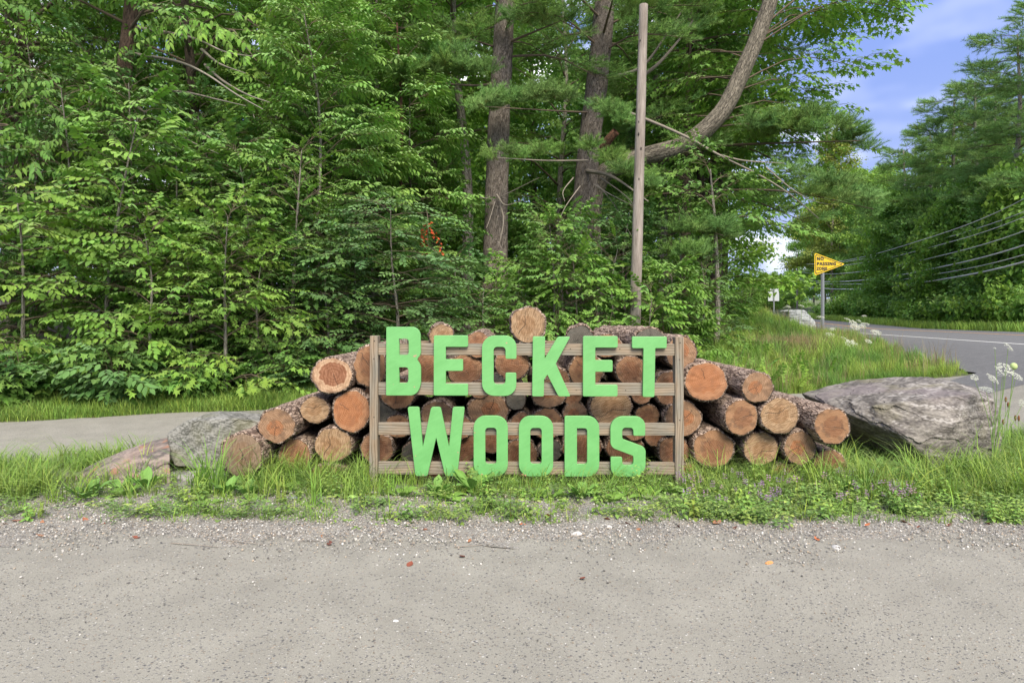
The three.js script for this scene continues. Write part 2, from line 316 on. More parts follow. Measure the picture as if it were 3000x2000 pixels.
// ---------------------------------------------------------------- the sign: two posts, four rails, eleven letters
const SD = 5.07;
const sx = (c) => ((c * .42517 + 1050) - 1500) * SD / F, sy = (c) => EYE - ((c * .42517 + 880) - HZ) * SD / F, su = .42517 * SD / F;
{
  const sign = thing('entrance_sign', 'wooden rail frame carrying green block letters in front of the log pile', 'sign', [0, 0, -SD]);
  const post = (x0, x1, top, off, lean) => { const y1 = sy(top), y0 = -.12, g = plank(sx(x1) - sx(x0), y1 - y0, .089, 'y', off); const m = mesh('post', g, M.wood, sign); m.position.set(sx((x0 + x1) / 2), (y0 + y1) / 2, -.02); m.rotation.z = lean; return m; };
  const pl = post(80, 136, 243, .13, -.005), pr = post(2180, 2238, 250, .57, .0);
  for (const [p, ys] of [[pl, [278, 400, 800]], [pr, [290, 405, 820]]]) for (const y of ys) { const s = mesh('screw', new THREE.CylinderGeometry(.0045, .0045, .004, 10), M.screw, p); s.rotation.x = Math.PI / 2; s.position.set((y % 3) * .003 - .002, sy(y) - p.position.y, .0455); }
  [[297, 377], [566, 652], [842, 926], [1112, 1197]].forEach(([a, b], i) => {
    const g = plank(sx(2178) - sx(138), (b - a) * su, .038, 'x', .21 + i * .31), m = mesh('rail', g, M.wood, sign); m.position.set(sx(1158), sy((a + b) / 2), -.005); m.rotation.z = -.0022;
    for (const x of [700, 1460, 1800]) { const s = mesh('screw', new THREE.CylinderGeometry(.004, .004, .003, 10), M.screw, m); s.rotation.x = Math.PI / 2; s.position.set(sx(x + i * 40) - sx(1158), (i % 2 ? -.008 : .006), .0195); }
  });
  const L = {
    B: [[[199, 181, 8], [398, 181, 36], [432, 215, 40], [436, 372, 20], [408, 402, 14], [436, 446, 20], [436, 590, 60], [398, 650, 70], [197, 650, 8]], [[[284, 259, 4], [340, 259, 14], [355, 272, 14], [355, 362, 14], [342, 376, 14], [284, 376, 4]], [[284, 454, 4], [340, 454, 14], [353, 468, 14], [353, 552, 14], [338, 568, 14], [284, 568, 4]]]],
    E: [[[524, 239, 12], [758, 239, 12], [758, 318, 10], [606, 318, 4], [606, 402, 4], [724, 402, 10], [724, 482, 10], [606, 482, 4], [606, 570, 4], [758, 570, 10], [758, 650, 10], [523, 650, 10]], []],
    C: [[[853, 240, 85], [1089, 240, 85], [1089, 400, 10], [1014, 400, 10], [1014, 318, 24], [933, 318, 24], [933, 573, 24], [1014, 573, 24], [1014, 494, 10], [1088, 494, 10], [1088, 653, 85], [853, 653, 85]], []],
    K: [[[1201, 246, 10], [1285, 246, 10], [1282, 398, 3], [1372, 248, 12], [1457, 248, 10], [1358, 432, 4], [1458, 656, 10], [1376, 656, 12], [1300, 508, 3], [1278, 542, 3], [1276, 656, 10], [1196, 656, 10]], []],
    E2: [[[1544, 244, 12], [1781, 244, 12], [1781, 323, 10], [1628, 323, 4], [1628, 408, 4], [1746, 408, 10], [1746, 488, 10], [1628, 488, 4], [1628, 576, 4], [1780, 576, 10], [1780, 656, 10], [1543, 656, 10]], []],
    T: [[[1879, 247, 10], [2117, 247, 10], [2115, 327, 10], [2038, 327, 4], [2032, 660, 10], [1952, 660, 10], [1957, 327, 4], [1879, 327, 10]], []],
    W: [[[345, 728, 12], [424, 728, 12], [449, 1000, 4], [506, 728, 14], [570, 728, 14], [628, 1000, 4], [654, 728, 12], [735, 728, 12], [684, 1200, 12], [602, 1200, 12], [540, 938, 4], [480, 1200, 12], [398, 1200, 12]], []],
    O: [[[796, 788, 80], [1030, 788, 80], [1030, 1201, 80], [796, 1201, 80]], [[[873, 867, 24], [955, 867, 24], [955, 1122, 24], [873, 1122, 24]]]],
    O2: [[[1105, 789, 80], [1340, 789, 80], [1340, 1202, 80], [1105, 1202, 80]], [[[1181, 868, 24], [1264, 868, 24], [1264, 1122, 24], [1181, 1122, 24]]]],
    D: [[[1418, 790, 12], [1655, 790, 80], [1655, 1203, 80], [1418, 1203, 10]], [[[1500, 870, 4], [1575, 870, 22], [1575, 1123, 22], [1500, 1123, 4]]]],
    S: [[[1730, 792, 85], [1969, 792, 85], [1969, 925, 10], [1888, 925, 10], [1888, 870, 22], [1812, 870, 22], [1812, 946, 14], [1972, 1004, 30], [1971, 1205, 85], [1733, 1205, 85], [1733, 1070, 10], [1812, 1070, 10], [1812, 1126, 22], [1888, 1126, 22], [1888, 1062, 10], [1732, 1004, 34]], []],
  };
  const conv = (pts) => pts.map(([x, y, r]) => [sx(x), sy(y), r * su]);
  const chips = { B: [[392, 380, 9], [402, 376, 6], [392, 590, 5], [248, 575, 3]], C: [[1022, 291, 6]], W: [[400, 1062, 5], [690, 1038, 5], [660, 1192, 6], [452, 1193, 5]], O: [[803, 903, 4], [850, 1188, 9], [900, 1196, 8]], O2: [[1130, 1188, 8], [1150, 1194, 7]], S: [[1880, 1148, 5]], E2: [[1755, 265, 3]] };
  let gi = 0;
  for (const [k, [out, holes]] of Object.entries(L)) {
    const s = rounded(conv(out)); for (const h of holes) s.holes.push(new THREE.Path(rounded(conv(h)).getPoints(6)));
    const g = new THREE.ExtrudeGeometry(s, { depth: .026, bevelThickness: .003, bevelSize: .0025, bevelOffset: -.0025, bevelSegments: 2, curveSegments: 6 });
    const m = mesh('letter', g, M.green, sign); m.position.z = .018 + .0006 * (gi++ % 3);
    m.userData.label = `green block letter ${k[0]}`;
    (chips[k] ?? []).forEach(([x, y, r], i) => { const R = rng(gi * 31 + i), pts = []; for (let a = 0; a < 7; a++) pts.push([sx(x) + Math.cos(a * .9) * r * su * (.5 + R()), sy(y) + Math.sin(a * .9) * r * su * (.35 + .6 * R()), 0]); mesh('paint_chip', new THREE.ExtrudeGeometry(rounded(pts), { depth: .0006, bevelEnabled: false }), M.chip, m).position.z = .0292; });
  }
  // the matching frame on the far side of the pile: its top shows between the letters
  const back = thing('sign_frame', 'plain wooden rail frame standing behind the log pile', 'sign frame', [0, 0, -6.72]);
  for (const [i, x] of [[0, -1.14], [1, 1.22]]) mesh('post', plank(.055, 1.28, .089, 'y', .4 + i * .2), M.wood, back).position.set(x, .52, 0);
  [1.06, .78, .46, .16].forEach((y, i) => mesh('rail', plank(2.28, .085, .038, 'x', .7 + i * .17), M.wood, back).position.set(.04, y, 0));
}

// ---------------------------------------------------------------- the log pile
function logEnd(rx, ry, seed) { const R = rng(seed), ph = R() * 9; return (a) => 1 + .06 * n2(Math.cos(a) * 1.1 + ph, Math.sin(a) * 1.1) + .012 * n2(Math.cos(a) * 5 + ph, Math.sin(a) * 5); }
function makeLog(px, py, rpx, rpy, kind, o = {}) {
  const D = o.D ?? 5.26 + .1 * (rng(px * 7 + py)() - .5), len = o.len ?? 1.36, rx = rpx * D / F, ry = rpy * D / F, seed = px * 13 + py;
  const c = P(px, py, D), t = thing('log', o.label ?? 'sawn pine log in the pile seen between the sign rails', 'log', [c.x, c.y - ry, c.z], o.label ? (o.group ?? null) : 'logs behind the letters of the sign');
  if (!t.userData.group) delete t.userData.group;
  const prof = logEnd(rx, ry, seed), nr = 44, nl = 20, pos = [], uv = [], idx = [], rough = o.rough ?? 1;
  for (let i = 0; i <= nl; i++) for (let j = 0; j <= nr; j++) {
    const a = j / nr * 6.28318, ca = Math.cos(a), sa = Math.sin(a), z = -len * i / nl, edge = i === 0 ? (.012 * n2(ca * 6 + seed, sa * 6)) : 0;
    const b = n3(ca * 3.4 + seed, sa * 3.4, z * 5), b2 = n3(ca * 8 + seed, sa * 8, z * 13);
    const k = prof(a) * (1 + .045 * rough * b + .04 * rough * Math.abs(b2) - .05 * (1 - o.taper || 0) * i / nl);
    pos.push(ca * rx * k, ry + sa * ry * k, z + edge); uv.push(j / nr, z / 1.1 + seed * .01);
  }
  for (let i = 0; i < nl; i++) for (let j = 0; j < nr; j++) { const a = i * (nr + 1) + j, b = a + nr + 1; idx.push(a, a + 1, b, b, a + 1, b + 1); }
  // ring of bark round the sawn face, at both ends
  for (const e of [0, nl]) { const s = pos.length / 3; for (let j = 0; j <= nr; j++) { const q = (e * (nr + 1) + j) * 3; pos.push(pos[q] * .9, ry + (pos[q + 1] - ry) * .9, -len * e / nl + (e ? -.002 : .002)); uv.push(j / nr, .03 + seed * .01); } for (let j = 0; j < nr; j++) { const a = e * (nr + 1) + j, b = s + j; e ? idx.push(a, a + 1, b, b, a + 1, b + 1) : idx.push(a, b, a + 1, b, b + 1, a + 1); } }
  const g = new THREE.BufferGeometry(); g.setAttribute('position', new THREE.Float32BufferAttribute(pos, 3)); g.setAttribute('uv', new THREE.Float32BufferAttribute(uv, 2)); g.setIndex(idx); g.computeVertexNormals();
  mesh('bark', g, M.logBark, t);
  const face = (z, flip) => {
    const p = [0, ry, z + .004], u = [.5, .5], ix = [], R = rng(seed + z * 10), rot = o.rot ?? R() * 6.28; 
    for (const rr of [.5, .94]) for (let j = 0; j <= nr; j++) { const a = j / nr * 6.28318, k = prof(a) * rr * .985; p.push(Math.cos(a) * rx * k, ry + Math.sin(a) * ry * k, z + .004 * flip + .003 * n2(Math.cos(a) * 2 + seed, Math.sin(a) * 2)); u.push(.5 + .49 * rr * Math.cos(a + rot), .5 + .49 * rr * Math.sin(a + rot)); }
    for (let j = 0; j < nr; j++) { const a = 1 + j, b = a + nr + 1; ix.push(0, a, a + 1, a, b, b + 1, a, b + 1, a + 1); }
    const f = new THREE.BufferGeometry(); f.setAttribute('position', new THREE.Float32BufferAttribute(p, 3)); f.setAttribute('uv', new THREE.Float32BufferAttribute(u, 2)); f.setIndex(ix); f.computeVertexNormals(); return f;
  };
  mesh('sawn_end', face(0, 1), endKinds[kind], t); const b = mesh('sawn_end', face(-len, -1), endKinds[(kind + 3) % 8], t); b.position.z = -.003;
  t.rotation.y = o.yaw ?? 0; t.rotation.x = o.tilt ?? 0;
  return t;
}
{
  const lab = (label, o = {}) => ({ label, ...o });
  const left = [
    [708, 1333, 64, 67, 0, lab('largest weathered grey-brown log at the foot of the pile beside the square boulder', { D: 5.05, rot: 0, len: 1.5 })],
    [811, 1246, 57, 53, 5, lab('orange-hearted log with long pale bark resting on the biggest grey log', { D: 5.15, rot: 0, len: 1.7 })],
    [923, 1201, 45, 41, 3, lab('small tan log with slanting saw strokes and mossy bark beside the orange log', { D: 5.3 })],
    [973, 1100, 61, 56, 1, lab('log with dark round heart and pale sapwood ring beside the left post', { D: 5.2, rot: 0 })],
    [1030, 1205, 56, 65, 2, lab('tall orange log with clear growth rings touching the left sign post', { D: 5.24 })],
    [863, 1333, 50, 49, 4, lab('red-brown rough-sawn log on the bottom row next to the biggest grey log', { D: 5.25 })],
    [976, 1303, 57, 53, 3, lab('pale tan log with star-shaped crack on the bottom row near the left post', { D: 5.25, rot: 1 })],
    [1083, 1074, 50, 63, 7, lab('log half hidden by the top of the left sign post', { D: 5.28 })],
    [1104, 1313, 50, 48, 4, lab('dark brown log half hidden by the foot of the left sign post', { D: 5.28 })],
    [956, 1400, 53, 42, 4, lab('dim brown log sunk in the grass under the pale star-cracked log', { D: 5.2 })],
    [806, 1405, 28, 24, 3, lab('small log butt peeking from the grass beside the biggest grey log', { D: 5.2 })],
  ];
  const right = [
    [2068, 1118, 66, 60, 2, lab('big orange log with fine rings touching the right sign post', { D: 5.2, rot: .5 })],
    [2220, 1135, 48, 46, 5, lab('log with bare orange knot on flaky pale bark, highest on the sloping right side', { D: 5.1, len: 1.6, rot: 1 })],
    [2172, 1222, 50, 54, 7, lab('brown log with a split orange wedge under the knotty log', { D: 5.12, len: 1.5 })],
    [2285, 1218, 59, 55, 3, lab('broad grey-tan log with pale scratches between the wedge-split log and the outermost log', { D: 5.1 })],
    [2438, 1248, 54, 55, 7, lab('outermost log with long ridged bark leaning towards the big boulder', { D: 5.0, len: 1.9 })],
    [2090, 1314, 63, 57, 7, lab('large brown log on the bottom row beside the right sign post', { D: 5.22 })],
    [2229, 1314, 52, 52, 3, lab('tan-brown log on the bottom row between two larger brown logs', { D: 5.2 })],
    [2344, 1311, 48, 52, 5, lab('brown log with a dark slit from its top edge, under the outermost log', { D: 5.14 })],
    [2431, 1360, 50, 46, 4, lab('dim brown log low in the grass under the outermost log', { D: 5.2 })],
    [2303, 1392, 44, 38, 4, lab('small brown log sunk in the grass below the slit log', { D: 5.2 })],
    [2001, 1226, 54, 53, 5, lab('orange-brown log half hidden by the lower right sign post', { D: 5.26 })],
    [1996, 1033, 46, 52, 5, lab('log with dark orange heart behind the top of the right sign post', { D: 5.3, rough: 1.2 })],
    [2030, 1390, 40, 36, 4, lab('small dark log in the grass at the foot of the right sign post', { D: 5.26 })],
  ];
  const top = [
    [1547, 951, 55, 54, 3, lab('round pale log crowning the pile above the letter C', { D: 5.3, rot: 1.1, rough: 1.3 })],
    [1294, 986, 38, 38, 3, lab('small log with peeling bark on top of the pile above the first letter E', { D: 5.32, rough: 2, yaw: .12 })],
    [1700, 992, 42, 40, 6, lab('grey slanting log with flaky bark on top of the pile above the letter K', { D: 5.3, rough: 2, yaw: -.1 })],
    [1905, 1004, 50, 46, 6, lab('long log of pale curling bark lying on top above the letter T', { D: 5.32, len: 1.25, yaw: .16, rough: 1.6 })],
  ];
  const inner = [[1250, 1084, 48, 50, 4], [1362, 1084, 54, 50, 4], [1500, 1067, 52, 48, 4], [1630, 1118, 40, 44, 4], [1718, 1084, 53, 52, 7], [1847, 1084, 46, 45, 4], [1962, 1137, 45, 53, 4],
    [1165, 1152, 52, 48, 7], [1280, 1216, 47, 43, 5], [1430, 1203, 63, 52, 5], [1511, 1173, 30, 28, 6], [1607, 1152, 52, 44, 5], [1603, 1241, 47, 49, 7], [1686, 1212, 37, 36, 5], [1790, 1192, 63, 55, 3], [1898, 1216, 36, 34, 7],
    [1165, 1248, 38, 36, 7], [1212, 1328, 38, 34, 6], [1355, 1310, 50, 48, 4], [1440, 1290, 42, 40, 4], [1526, 1330, 50, 46, 4], [1705, 1310, 62, 48, 4], [1832, 1314, 58, 48, 4], [1975, 1320, 48, 44, 4], [1612, 1318, 36, 34, 6],
    [1250, 1400, 50, 42, 4], [1410, 1400, 50, 44, 4], [1550, 1404, 48, 42, 4], [1690, 1400, 55, 44, 4], [1850, 1400, 52, 44, 4], [1405, 1140, 30, 28, 4], [1560, 1010, 40, 36, 6], [1400, 1010, 40, 40, 4], [1780, 1012, 46, 36, 4], [1125, 1208, 40, 38, 6], [1530, 1240, 34, 34, 4], [1450, 1122, 30, 30, 6], [1676, 1158, 30, 30, 4], [1880, 1150, 34, 34, 4], [1350, 1252, 36, 34, 4], [1240, 1270, 32, 32, 6], [1500, 1260, 30, 30, 4], [1740, 1250, 34, 32, 4], [1860, 1258, 36, 34, 4], [1100, 1150, 34, 34, 4], [1920, 1275, 34, 34, 4]];
  for (const l of [...left, ...right, ...top]) makeLog(...l);
  const word1 = [[1184, 'B'], [1322, 'first E'], [1463, 'C'], [1614, 'K'], [1757, 'second E'], [1899, 'T']], word2 = [[1280, 'W'], [1438, 'first O'], [1570, 'second O'], [1703, 'D'], [1837, 'S'], [1940, 'S']];
  const kindWord = ['weathered', 'pale-ringed', 'orange', 'tan', 'dark brown', 'orange-hearted', 'grey', 'brown'];
  for (const [x, y, a, b, k] of inner) {
    const w = y < 1165 ? word1 : word2, ltr = w.reduce((p, q) => Math.abs(q[0] - x) < Math.abs(p[0] - x) ? q : p)[1], small = a < 40 ? 'small ' : '';
    const where = y > 1380 ? `low in the grass under the letter ${ltr}` : y < 1030 ? `on top of the pile behind the letter ${ltr}` : y > 1165 && y < 1262 ? `above the middle of the letter ${ltr}` : `behind the letter ${ltr}`;
    makeLog(x, y, a, b, k, { D: 5.3 + .06 * rng(x)(), label: `${small}${kindWord[k]} sawn log ${where}`, group: 'logs behind the letters of the sign' });
  }
}
console.log('logs done');

// ---------------------------------------------------------------- boulders: planes cut from a ball, worn and grained
function boulder(name, label, pos, planes, o) {
  const g0 = new THREE.IcosahedronGeometry(1, o.detail ?? 60), p = g0.attributes.position, col = new Float32Array(p.count * 3), v = V(0, 0, 0);
  const N = planes.map(([x, y, z, d]) => { const n = V(x, y, z), l = n.length(); return [n.divideScalar(l), d]; });
  for (let i = 0; i < p.count; i++) {
    v.fromBufferAttribute(p, i).normalize();
    let s = 0; const K = o.sharp ?? 14; for (const [n, d] of N) { const k = n.dot(v) / d; if (k > 0) s += Math.pow(k, K); }
    let r = Math.pow(s, -1 / K);
    const x = v.x * r, y = v.y * r, z = v.z * r;
    const lay = x * o.layer[0] + y * o.layer[1] + z * o.layer[2];
    r *= 1 + o.rough * (fbm3(x * 2.2 + o.seed, y * 2.2, z * 2.2, 5) + .35 * n2(lay * 9 + .8 * fbm3(x, y, z, 2) + o.seed, x * .8)) + .014 * fbm3(x * 14 + o.seed, y * 14, z * 14, 3) - (o.step ?? 0) * (((lay * 7 + .9 * fbm3(x * 1.6, y * 1.6, z * 1.6 + o.seed, 3)) % 1 + 1) % 1) * (.4 + .6 * ss(-.2, .3, n3(x * 2.5, y * 2.5, z * 2.5 + o.seed)));
    p.setXYZ(i, v.x * r, v.y * r, v.z * r);
    const c = o.colour(v.x * r, v.y * r, v.z * r, lay); col[i * 3] = c[0]; col[i * 3 + 1] = c[1]; col[i * 3 + 2] = c[2];
  }
  g0.setAttribute('color', new THREE.BufferAttribute(col, 3)); g0.computeVertexNormals();
  const m = mesh(name, g0, M.rock); m.position.copy(pos); return tag(m, label, 'boulder');
}
const mix3 = (a, b, t) => [0, 1, 2].map((k) => lerp(a[k], b[k], t));
function cutStone(label, pts, o) {                    // a boulder from its corner points
  const v = pts.map(([x, y, d]) => P(x, y, d)), c = v.reduce((a, p) => a.add(p), V(0, 0, 0)).divideScalar(v.length), hull = new ConvexHull().setFromPoints(v);
  return boulder('boulder', label, c, hull.faces.map((f) => [f.normal.x, f.normal.y, f.normal.z, Math.max(.04, f.constant - f.normal.dot(c))]), o);
}
cutStone('large slanting grey boulder with banded face beside the end of the log pile', [[2345, 1150, 6.7], [2500, 1113, 6.9], [2650, 1101, 6.8], [2770, 1108, 6.6], [2890, 1143, 6.5], [2488, 1214, 5.75], [2560, 1190, 5.6], [2700, 1168, 5.5], [2850, 1152, 5.62], [2500, 1238, 5.8], [2560, 1236, 5.62], [2640, 1275, 5.38], [2790, 1250, 5.36], [2720, 1345, 5.34], [2765, 1410, 5.4], [2940, 1290, 5.75], [2925, 1175, 5.95], [2935, 1420, 5.75], [2800, 1440, 5.5], [2650, 1400, 6.1], [2560, 1380, 6.5], [2900, 1440, 6.5], [2420, 1250, 6.7]], {
  detail: 110, sharp: 110, rough: .022, step: .02, seed: 4, layer: [.16, 1, .3],
  colour: (x, y, z, l) => { const w = fbm3(x * 1.3, y * 1.3, z * 1.3, 3), b = n2(l * 16 + w * 1.2, x * .6), b2 = n2(l * 46 + w * 2.5, x * 2.2), s = n3(x * 22, y * 60, z * 22), f = fbm3(x * 5, y * 12, z * 5, 3); let c = mix3([.05, .043, .037], [.225, .205, .178], ss(-.8, .9, b * .38 + b2 * .28 + f * .75 + .45 * s)); c = mix3(c, [.42, .40, .38], ss(.6, .9, b + .6 * s) * .35); c = mix3(c, [.17, .155, .085], ss(.1, .5, fbm3(x * 1.5 + 7, y * 1.5, z * 1.5, 3)) * .5); return mix3(c, [.17, .14, .145], ss(.0, .4, fbm3(x + 3, y, z + 2, 2)) * .5); },
});
cutStone('squarish grey-green boulder wedged against the biggest grey log', [[488, 1272, 5.42], [500, 1262, 6.0], [545, 1232, 5.4], [600, 1212, 5.6], [640, 1205, 6.1], [760, 1207, 6.0], [770, 1235, 5.45], [690, 1225, 5.36], [492, 1330, 5.38], [512, 1362, 5.34], [600, 1376, 5.3], [760, 1370, 5.4], [790, 1300, 5.6], [510, 1330, 6.1], [770, 1320, 6.1]], {
  detail: 90, sharp: 120, rough: .025, step: .02, seed: 9, layer: [-.3, .5, .2],
  colour: (x, y, z, l) => { const b = n2(l * 30 + fbm3(x * 3, y * 3, z * 3, 2), x), s = n3(x * 40, y * 40, z * 40), f = fbm3(x * 7, y * 7, z * 7, 3); const t = n3(x * 16 + y * 30, y * 60, z * 22); let c = mix3([.07, .07, .058], [.24, .235, .21], ss(-.7, .8, .4 * b + .5 * f + .5 * s + .5 * t)); return mix3(c, [.14, .14, .07], ss(0, .5, fbm3(x * 2 + 5, y * 2, z * 2, 3)) * .4); },
});
cutStone('long low reddish slab sloping into the grass beside the square boulder', [[205, 1398, 5.3], [260, 1360, 5.42], [330, 1333, 5.48], [400, 1303, 5.54], [492, 1278, 5.6], [500, 1320, 5.25], [500, 1425, 5.1], [380, 1350, 5.18], [300, 1378, 5.15], [240, 1425, 5.1], [380, 1445, 5.02], [300, 1390, 5.8], [500, 1370, 5.8]], {
  detail: 70, sharp: 45, rough: .04, step: .03, seed: 15, layer: [-.2, 1, .3],
  colour: (x, y, z, l) => { const b = n2(l * 22 + fbm3(x * 3, y * 3, z * 3, 2), x), s = n3(x * 36, y * 36, z * 36); let c = mix3([.07, .06, .055], [.25, .2, .17], ss(-.6, .6, .6 * b + .4 * s)); c = mix3(c, [.26, .125, .07], ss(.3, .55, fbm3(x * 5 + 3, y * 5, z * 5, 3)) * .85); return mix3(c, [.27, .19, .145], ss(-.1, .5, fbm3(x * 1.5, y * 1.5 + 9, z * 1.5, 2)) * .5); },
});
cutStone('flat grey stone lying under the square boulder', [[440, 1395, 5.3], [480, 1370, 5.5], [640, 1368, 5.45], [660, 1385, 5.2], [640, 1440, 5.15], [455, 1430, 5.2], [460, 1390, 5.8], [660, 1380, 5.8]], {
  detail: 50, sharp: 40, rough: .06, seed: 22, layer: [0, 1, .2],
  colour: (x, y, z) => mix3([.1, .097, .09], [.30, .29, .275], ss(-.5, .6, fbm3(x * 8, y * 16, z * 8, 4) + .3 * n3(x * 40, y * 40, z * 40))),
});
{ const p = gpx(2335, 27.5); boulder('boulder', 'pale grey boulder half hidden in tall grass beside the highway sign', V(p.x, p.y + .62, p.z), [[0, 1, 0, .5], [1, .8, .1, .5], [-1, .2, .1, .62], [1, 0, 0, .6], [0, .2, 1, .5], [0, 0, -1, .5], [0, -1, 0, .95]], { detail: 24, rough: .08, seed: 30, layer: [0, 1, 0], colour: (x, y, z) => mix3([.16, .175, .175], [.34, .36, .36], ss(-.5, .5, fbm3(x * 6, y * 6, z * 6, 4))) }); }
console.log('boulders done');

// ---------------------------------------------------------------- highway sign, rear of another sign, poles and wires
{
  const d = 24.8, a = P(2385, 740, d), b = P(2385, 808, d), tip = P(2475, 774, d), w = tip.x - a.x, h = a.y - b.y, base = gpx(2411, d);
  const t = thing('road_sign', 'yellow triangular no passing zone sign on a steel post beside the highway', 'road sign', [base.x, base.y, base.z]);
  const tri = (m, r) => rounded([[m, -h / 2 + m * 1.5, r], [w - m * 2.3, 0, r * .9], [m, h / 2 - m * 1.5, r]]);
  const ox = a.x - base.x, oy = (a.y + b.y) / 2 - base.y, ex = (s, dp) => new THREE.ExtrudeGeometry(s, { depth: dp, bevelEnabled: false, curveSegments: 8 });
  const panel = mesh('panel', ex(tri(0, .09), .006), M.yellow, t); panel.position.set(ox, oy, .05);
  const ring = tri(.035, .075); ring.holes.push(new THREE.Path(tri(.062, .06).getPoints(8))); mesh('border', ex(ring, .002), M.black, panel).position.z = .007;
  const font = await new FontLoader().loadAsync('fonts/droid/droid_sans_bold.typeface.json');
  [['NO', .12, .155], ['PASSING', .12, -.045], ['ZONE', .12, -.235]].forEach(([s, z, y]) => { const g = new TextGeometry(s, { font, size: z, depth: .001, curveSegments: 3, bevelEnabled: true, bevelSize: .007, bevelThickness: .001, bevelSegments: 1 }); const m = mesh('lettering', g, M.black, panel); m.position.set(.085, y, .007); m.scale.x = s === 'PASSING' ? 1.1 : s === 'NO' ? 1.1 : .95; });
  const s = new THREE.Shape(); [[-.045, 0], [-.03, 0], [-.02, -.035], [.02, -.035], [.03, 0], [.045, 0], [.045, .004], [.026, .004], [.016, -.03], [-.016, -.03], [-.026, .004], [-.045, .004]].forEach(([x, y], i) => i ? s.lineTo(x * 1.5, y) : s.moveTo(x * 1.5, y));
  const pg = new THREE.ExtrudeGeometry(s, { depth: oy + .35, bevelEnabled: false }); pg.rotateX(-Math.PI / 2); mesh('post', pg, M.steel, t).position.set(0, -.2, 0);
  for (const y of [.2, -.12]) mesh('bolt', new THREE.CylinderGeometry(.012, .012, .01, 8).rotateX(Math.PI / 2), M.steel, panel).position.set(-ox, y * .7, .012);

  const d2 = 40, q = gpx(2268, d2), bs = thing('road_sign', 'grey back of a square road sign standing in the tall grass', 'road sign', [q.x, q.y, q.z]), c2 = P(2268, 863, d2);
  mesh('panel', new RoundedBoxGeometry(.7, .8, .01, 2, .004), M.alu, bs).position.set(0, c2.y - q.y, -.04);
  mesh('post', new RoundedBoxGeometry(.075, c2.y - q.y + .45, .04, 2, .005), M.steel, bs).position.set(0, (c2.y - q.y + .35) / 2, 0);
}
function poleGeo(h, r0, r1) { const g = tube([V(0, -.4, 0), V(.0, h * .5, 0), V(0, h, 0)], (t) => lerp(r0, r1, t), 40, 20, { rough: .05, freq: .5, caps: true, around: 1, per: 1 }), uv = g.attributes.uv; for (let i = 0; i < uv.count; i++) { const u = uv.getX(i), v = uv.getY(i); uv.setXY(i, v / 2.6, u * 2); } return g; }
{
  const b = gpx(1857, 12.9), tip = P(1886, 14, 12.9), h = tip.y - b.y;
  const t = thing('utility_pole', 'bare weathered wooden utility pole rising behind the log pile', 'pole', [b.x, b.y, b.z]);
  mesh('shaft', poleGeo(h, .122, .088), M.pole, t).rotation.z = -Math.atan2(tip.x - b.x, h);
  for (let i = 0; i < 7; i++) { const R = rng(i * 37 + 5), y = .8 + R() * 6.2, a = .7 + R() * 1.8; const m = mesh('spike_hole', new THREE.SphereGeometry(.009 + .008 * R(), 6, 5), M.screw, t); m.position.set(Math.cos(a) * .118 * (1 - .03 * y) + y * (tip.x - b.x) / h, y, Math.sin(a) * .118 * (1 - .03 * y)); m.scale.y = 2.2; }
  // the line along the far side of the highway
  const X = (dd) => 22.6 + .338 * (dd - 28), wires = [[11, 6.38, .02, .8], [11, 6.2, .02, -.8], [10.6, 5.81, .018, 0], [9.4, 5.25, .024, .15], [8.2, 4.62, .034, .15], [8.0, 4.2, .02, .15], [7.2, 3.88, .04, .15]];
  const mk = (dd, label, group) => { const p = onGround(X(dd), dd), o = thing('utility_pole', label, 'pole', [p.x, p.y, p.z], group); mesh('shaft', poleGeo(10.2, .16, .11), M.pole, o); mesh('crossarm', new RoundedBoxGeometry(2.2, .12, .1, 2, .01), M.pole, o).position.set(0, 9.2, .15); for (const x of [-.9, .6, .95]) mesh('insulator', new THREE.CylinderGeometry(.04, .05, .12, 10), M.alu, o).position.set(x, 9.32, .15); return o; };
  mk(115, 'far utility pole with a crossarm standing beside the highway bend'); mk(19, 'utility pole with a crossarm carrying the wires over the verge'); 
  
  wires.forEach(([yf, yn, r, off], i) => {
    const at = (dd, y) => V(X(dd) + off, y, -dd), far = yf + .6;
    const c = new THREE.CatmullRomCurve3([at(115, far), at(88, lerp(far, yn, .31) - .9), at(60, lerp(far, yn, .63) - 1.1), at(42, lerp(far, yn, .84) - .7), at(28, yn), at(19, yn + .75)]);
    const m = mesh('power_line', tube(c, () => r, 60, 6), M.cable2);
    tag(m, i === 6 ? 'thick lowest cable strung along the far side of the highway' : i === 4 ? 'thick middle cable strung along the far side of the highway' : 'thin overhead wire strung along the far side of the highway', 'cable', 'wires along the highway');
  });
}
console.log('poles done');
// ---------------------------------------------------------------- foliage building blocks
const leafMat = (o = {}) => new THREE.MeshPhysicalMaterial({ roughness: .82, transmission: .45, thickness: 0, side: THREE.DoubleSide, vertexColors: true, specularIntensity: .45, ...o });
M.leaf = leafMat(); M.gloss = leafMat({ roughness: .7, transmission: .35, specularIntensity: .6 }); M.needle = leafMat({ transmission: .12, roughness: .9 }); M.grass = leafMat({ transmission: .45, roughness: .8 });
class Tri { constructor() { this.p = []; this.c = []; }
  t(a, b, c, k) { this.p.push(a.x, a.y, a.z, b.x, b.y, b.z, c.x, c.y, c.z); for (let i = 0; i < 3; i++) this.c.push(k[0], k[1], k[2]); }
  geo() { const g = new THREE.BufferGeometry(); g.setAttribute('position', new THREE.Float32BufferAttribute(this.p, 3)); g.setAttribute('color', new THREE.Float32BufferAttribute(this.c, 3)); g.computeVertexNormals(); return g; } }
const TW = [.55, .4, .3];
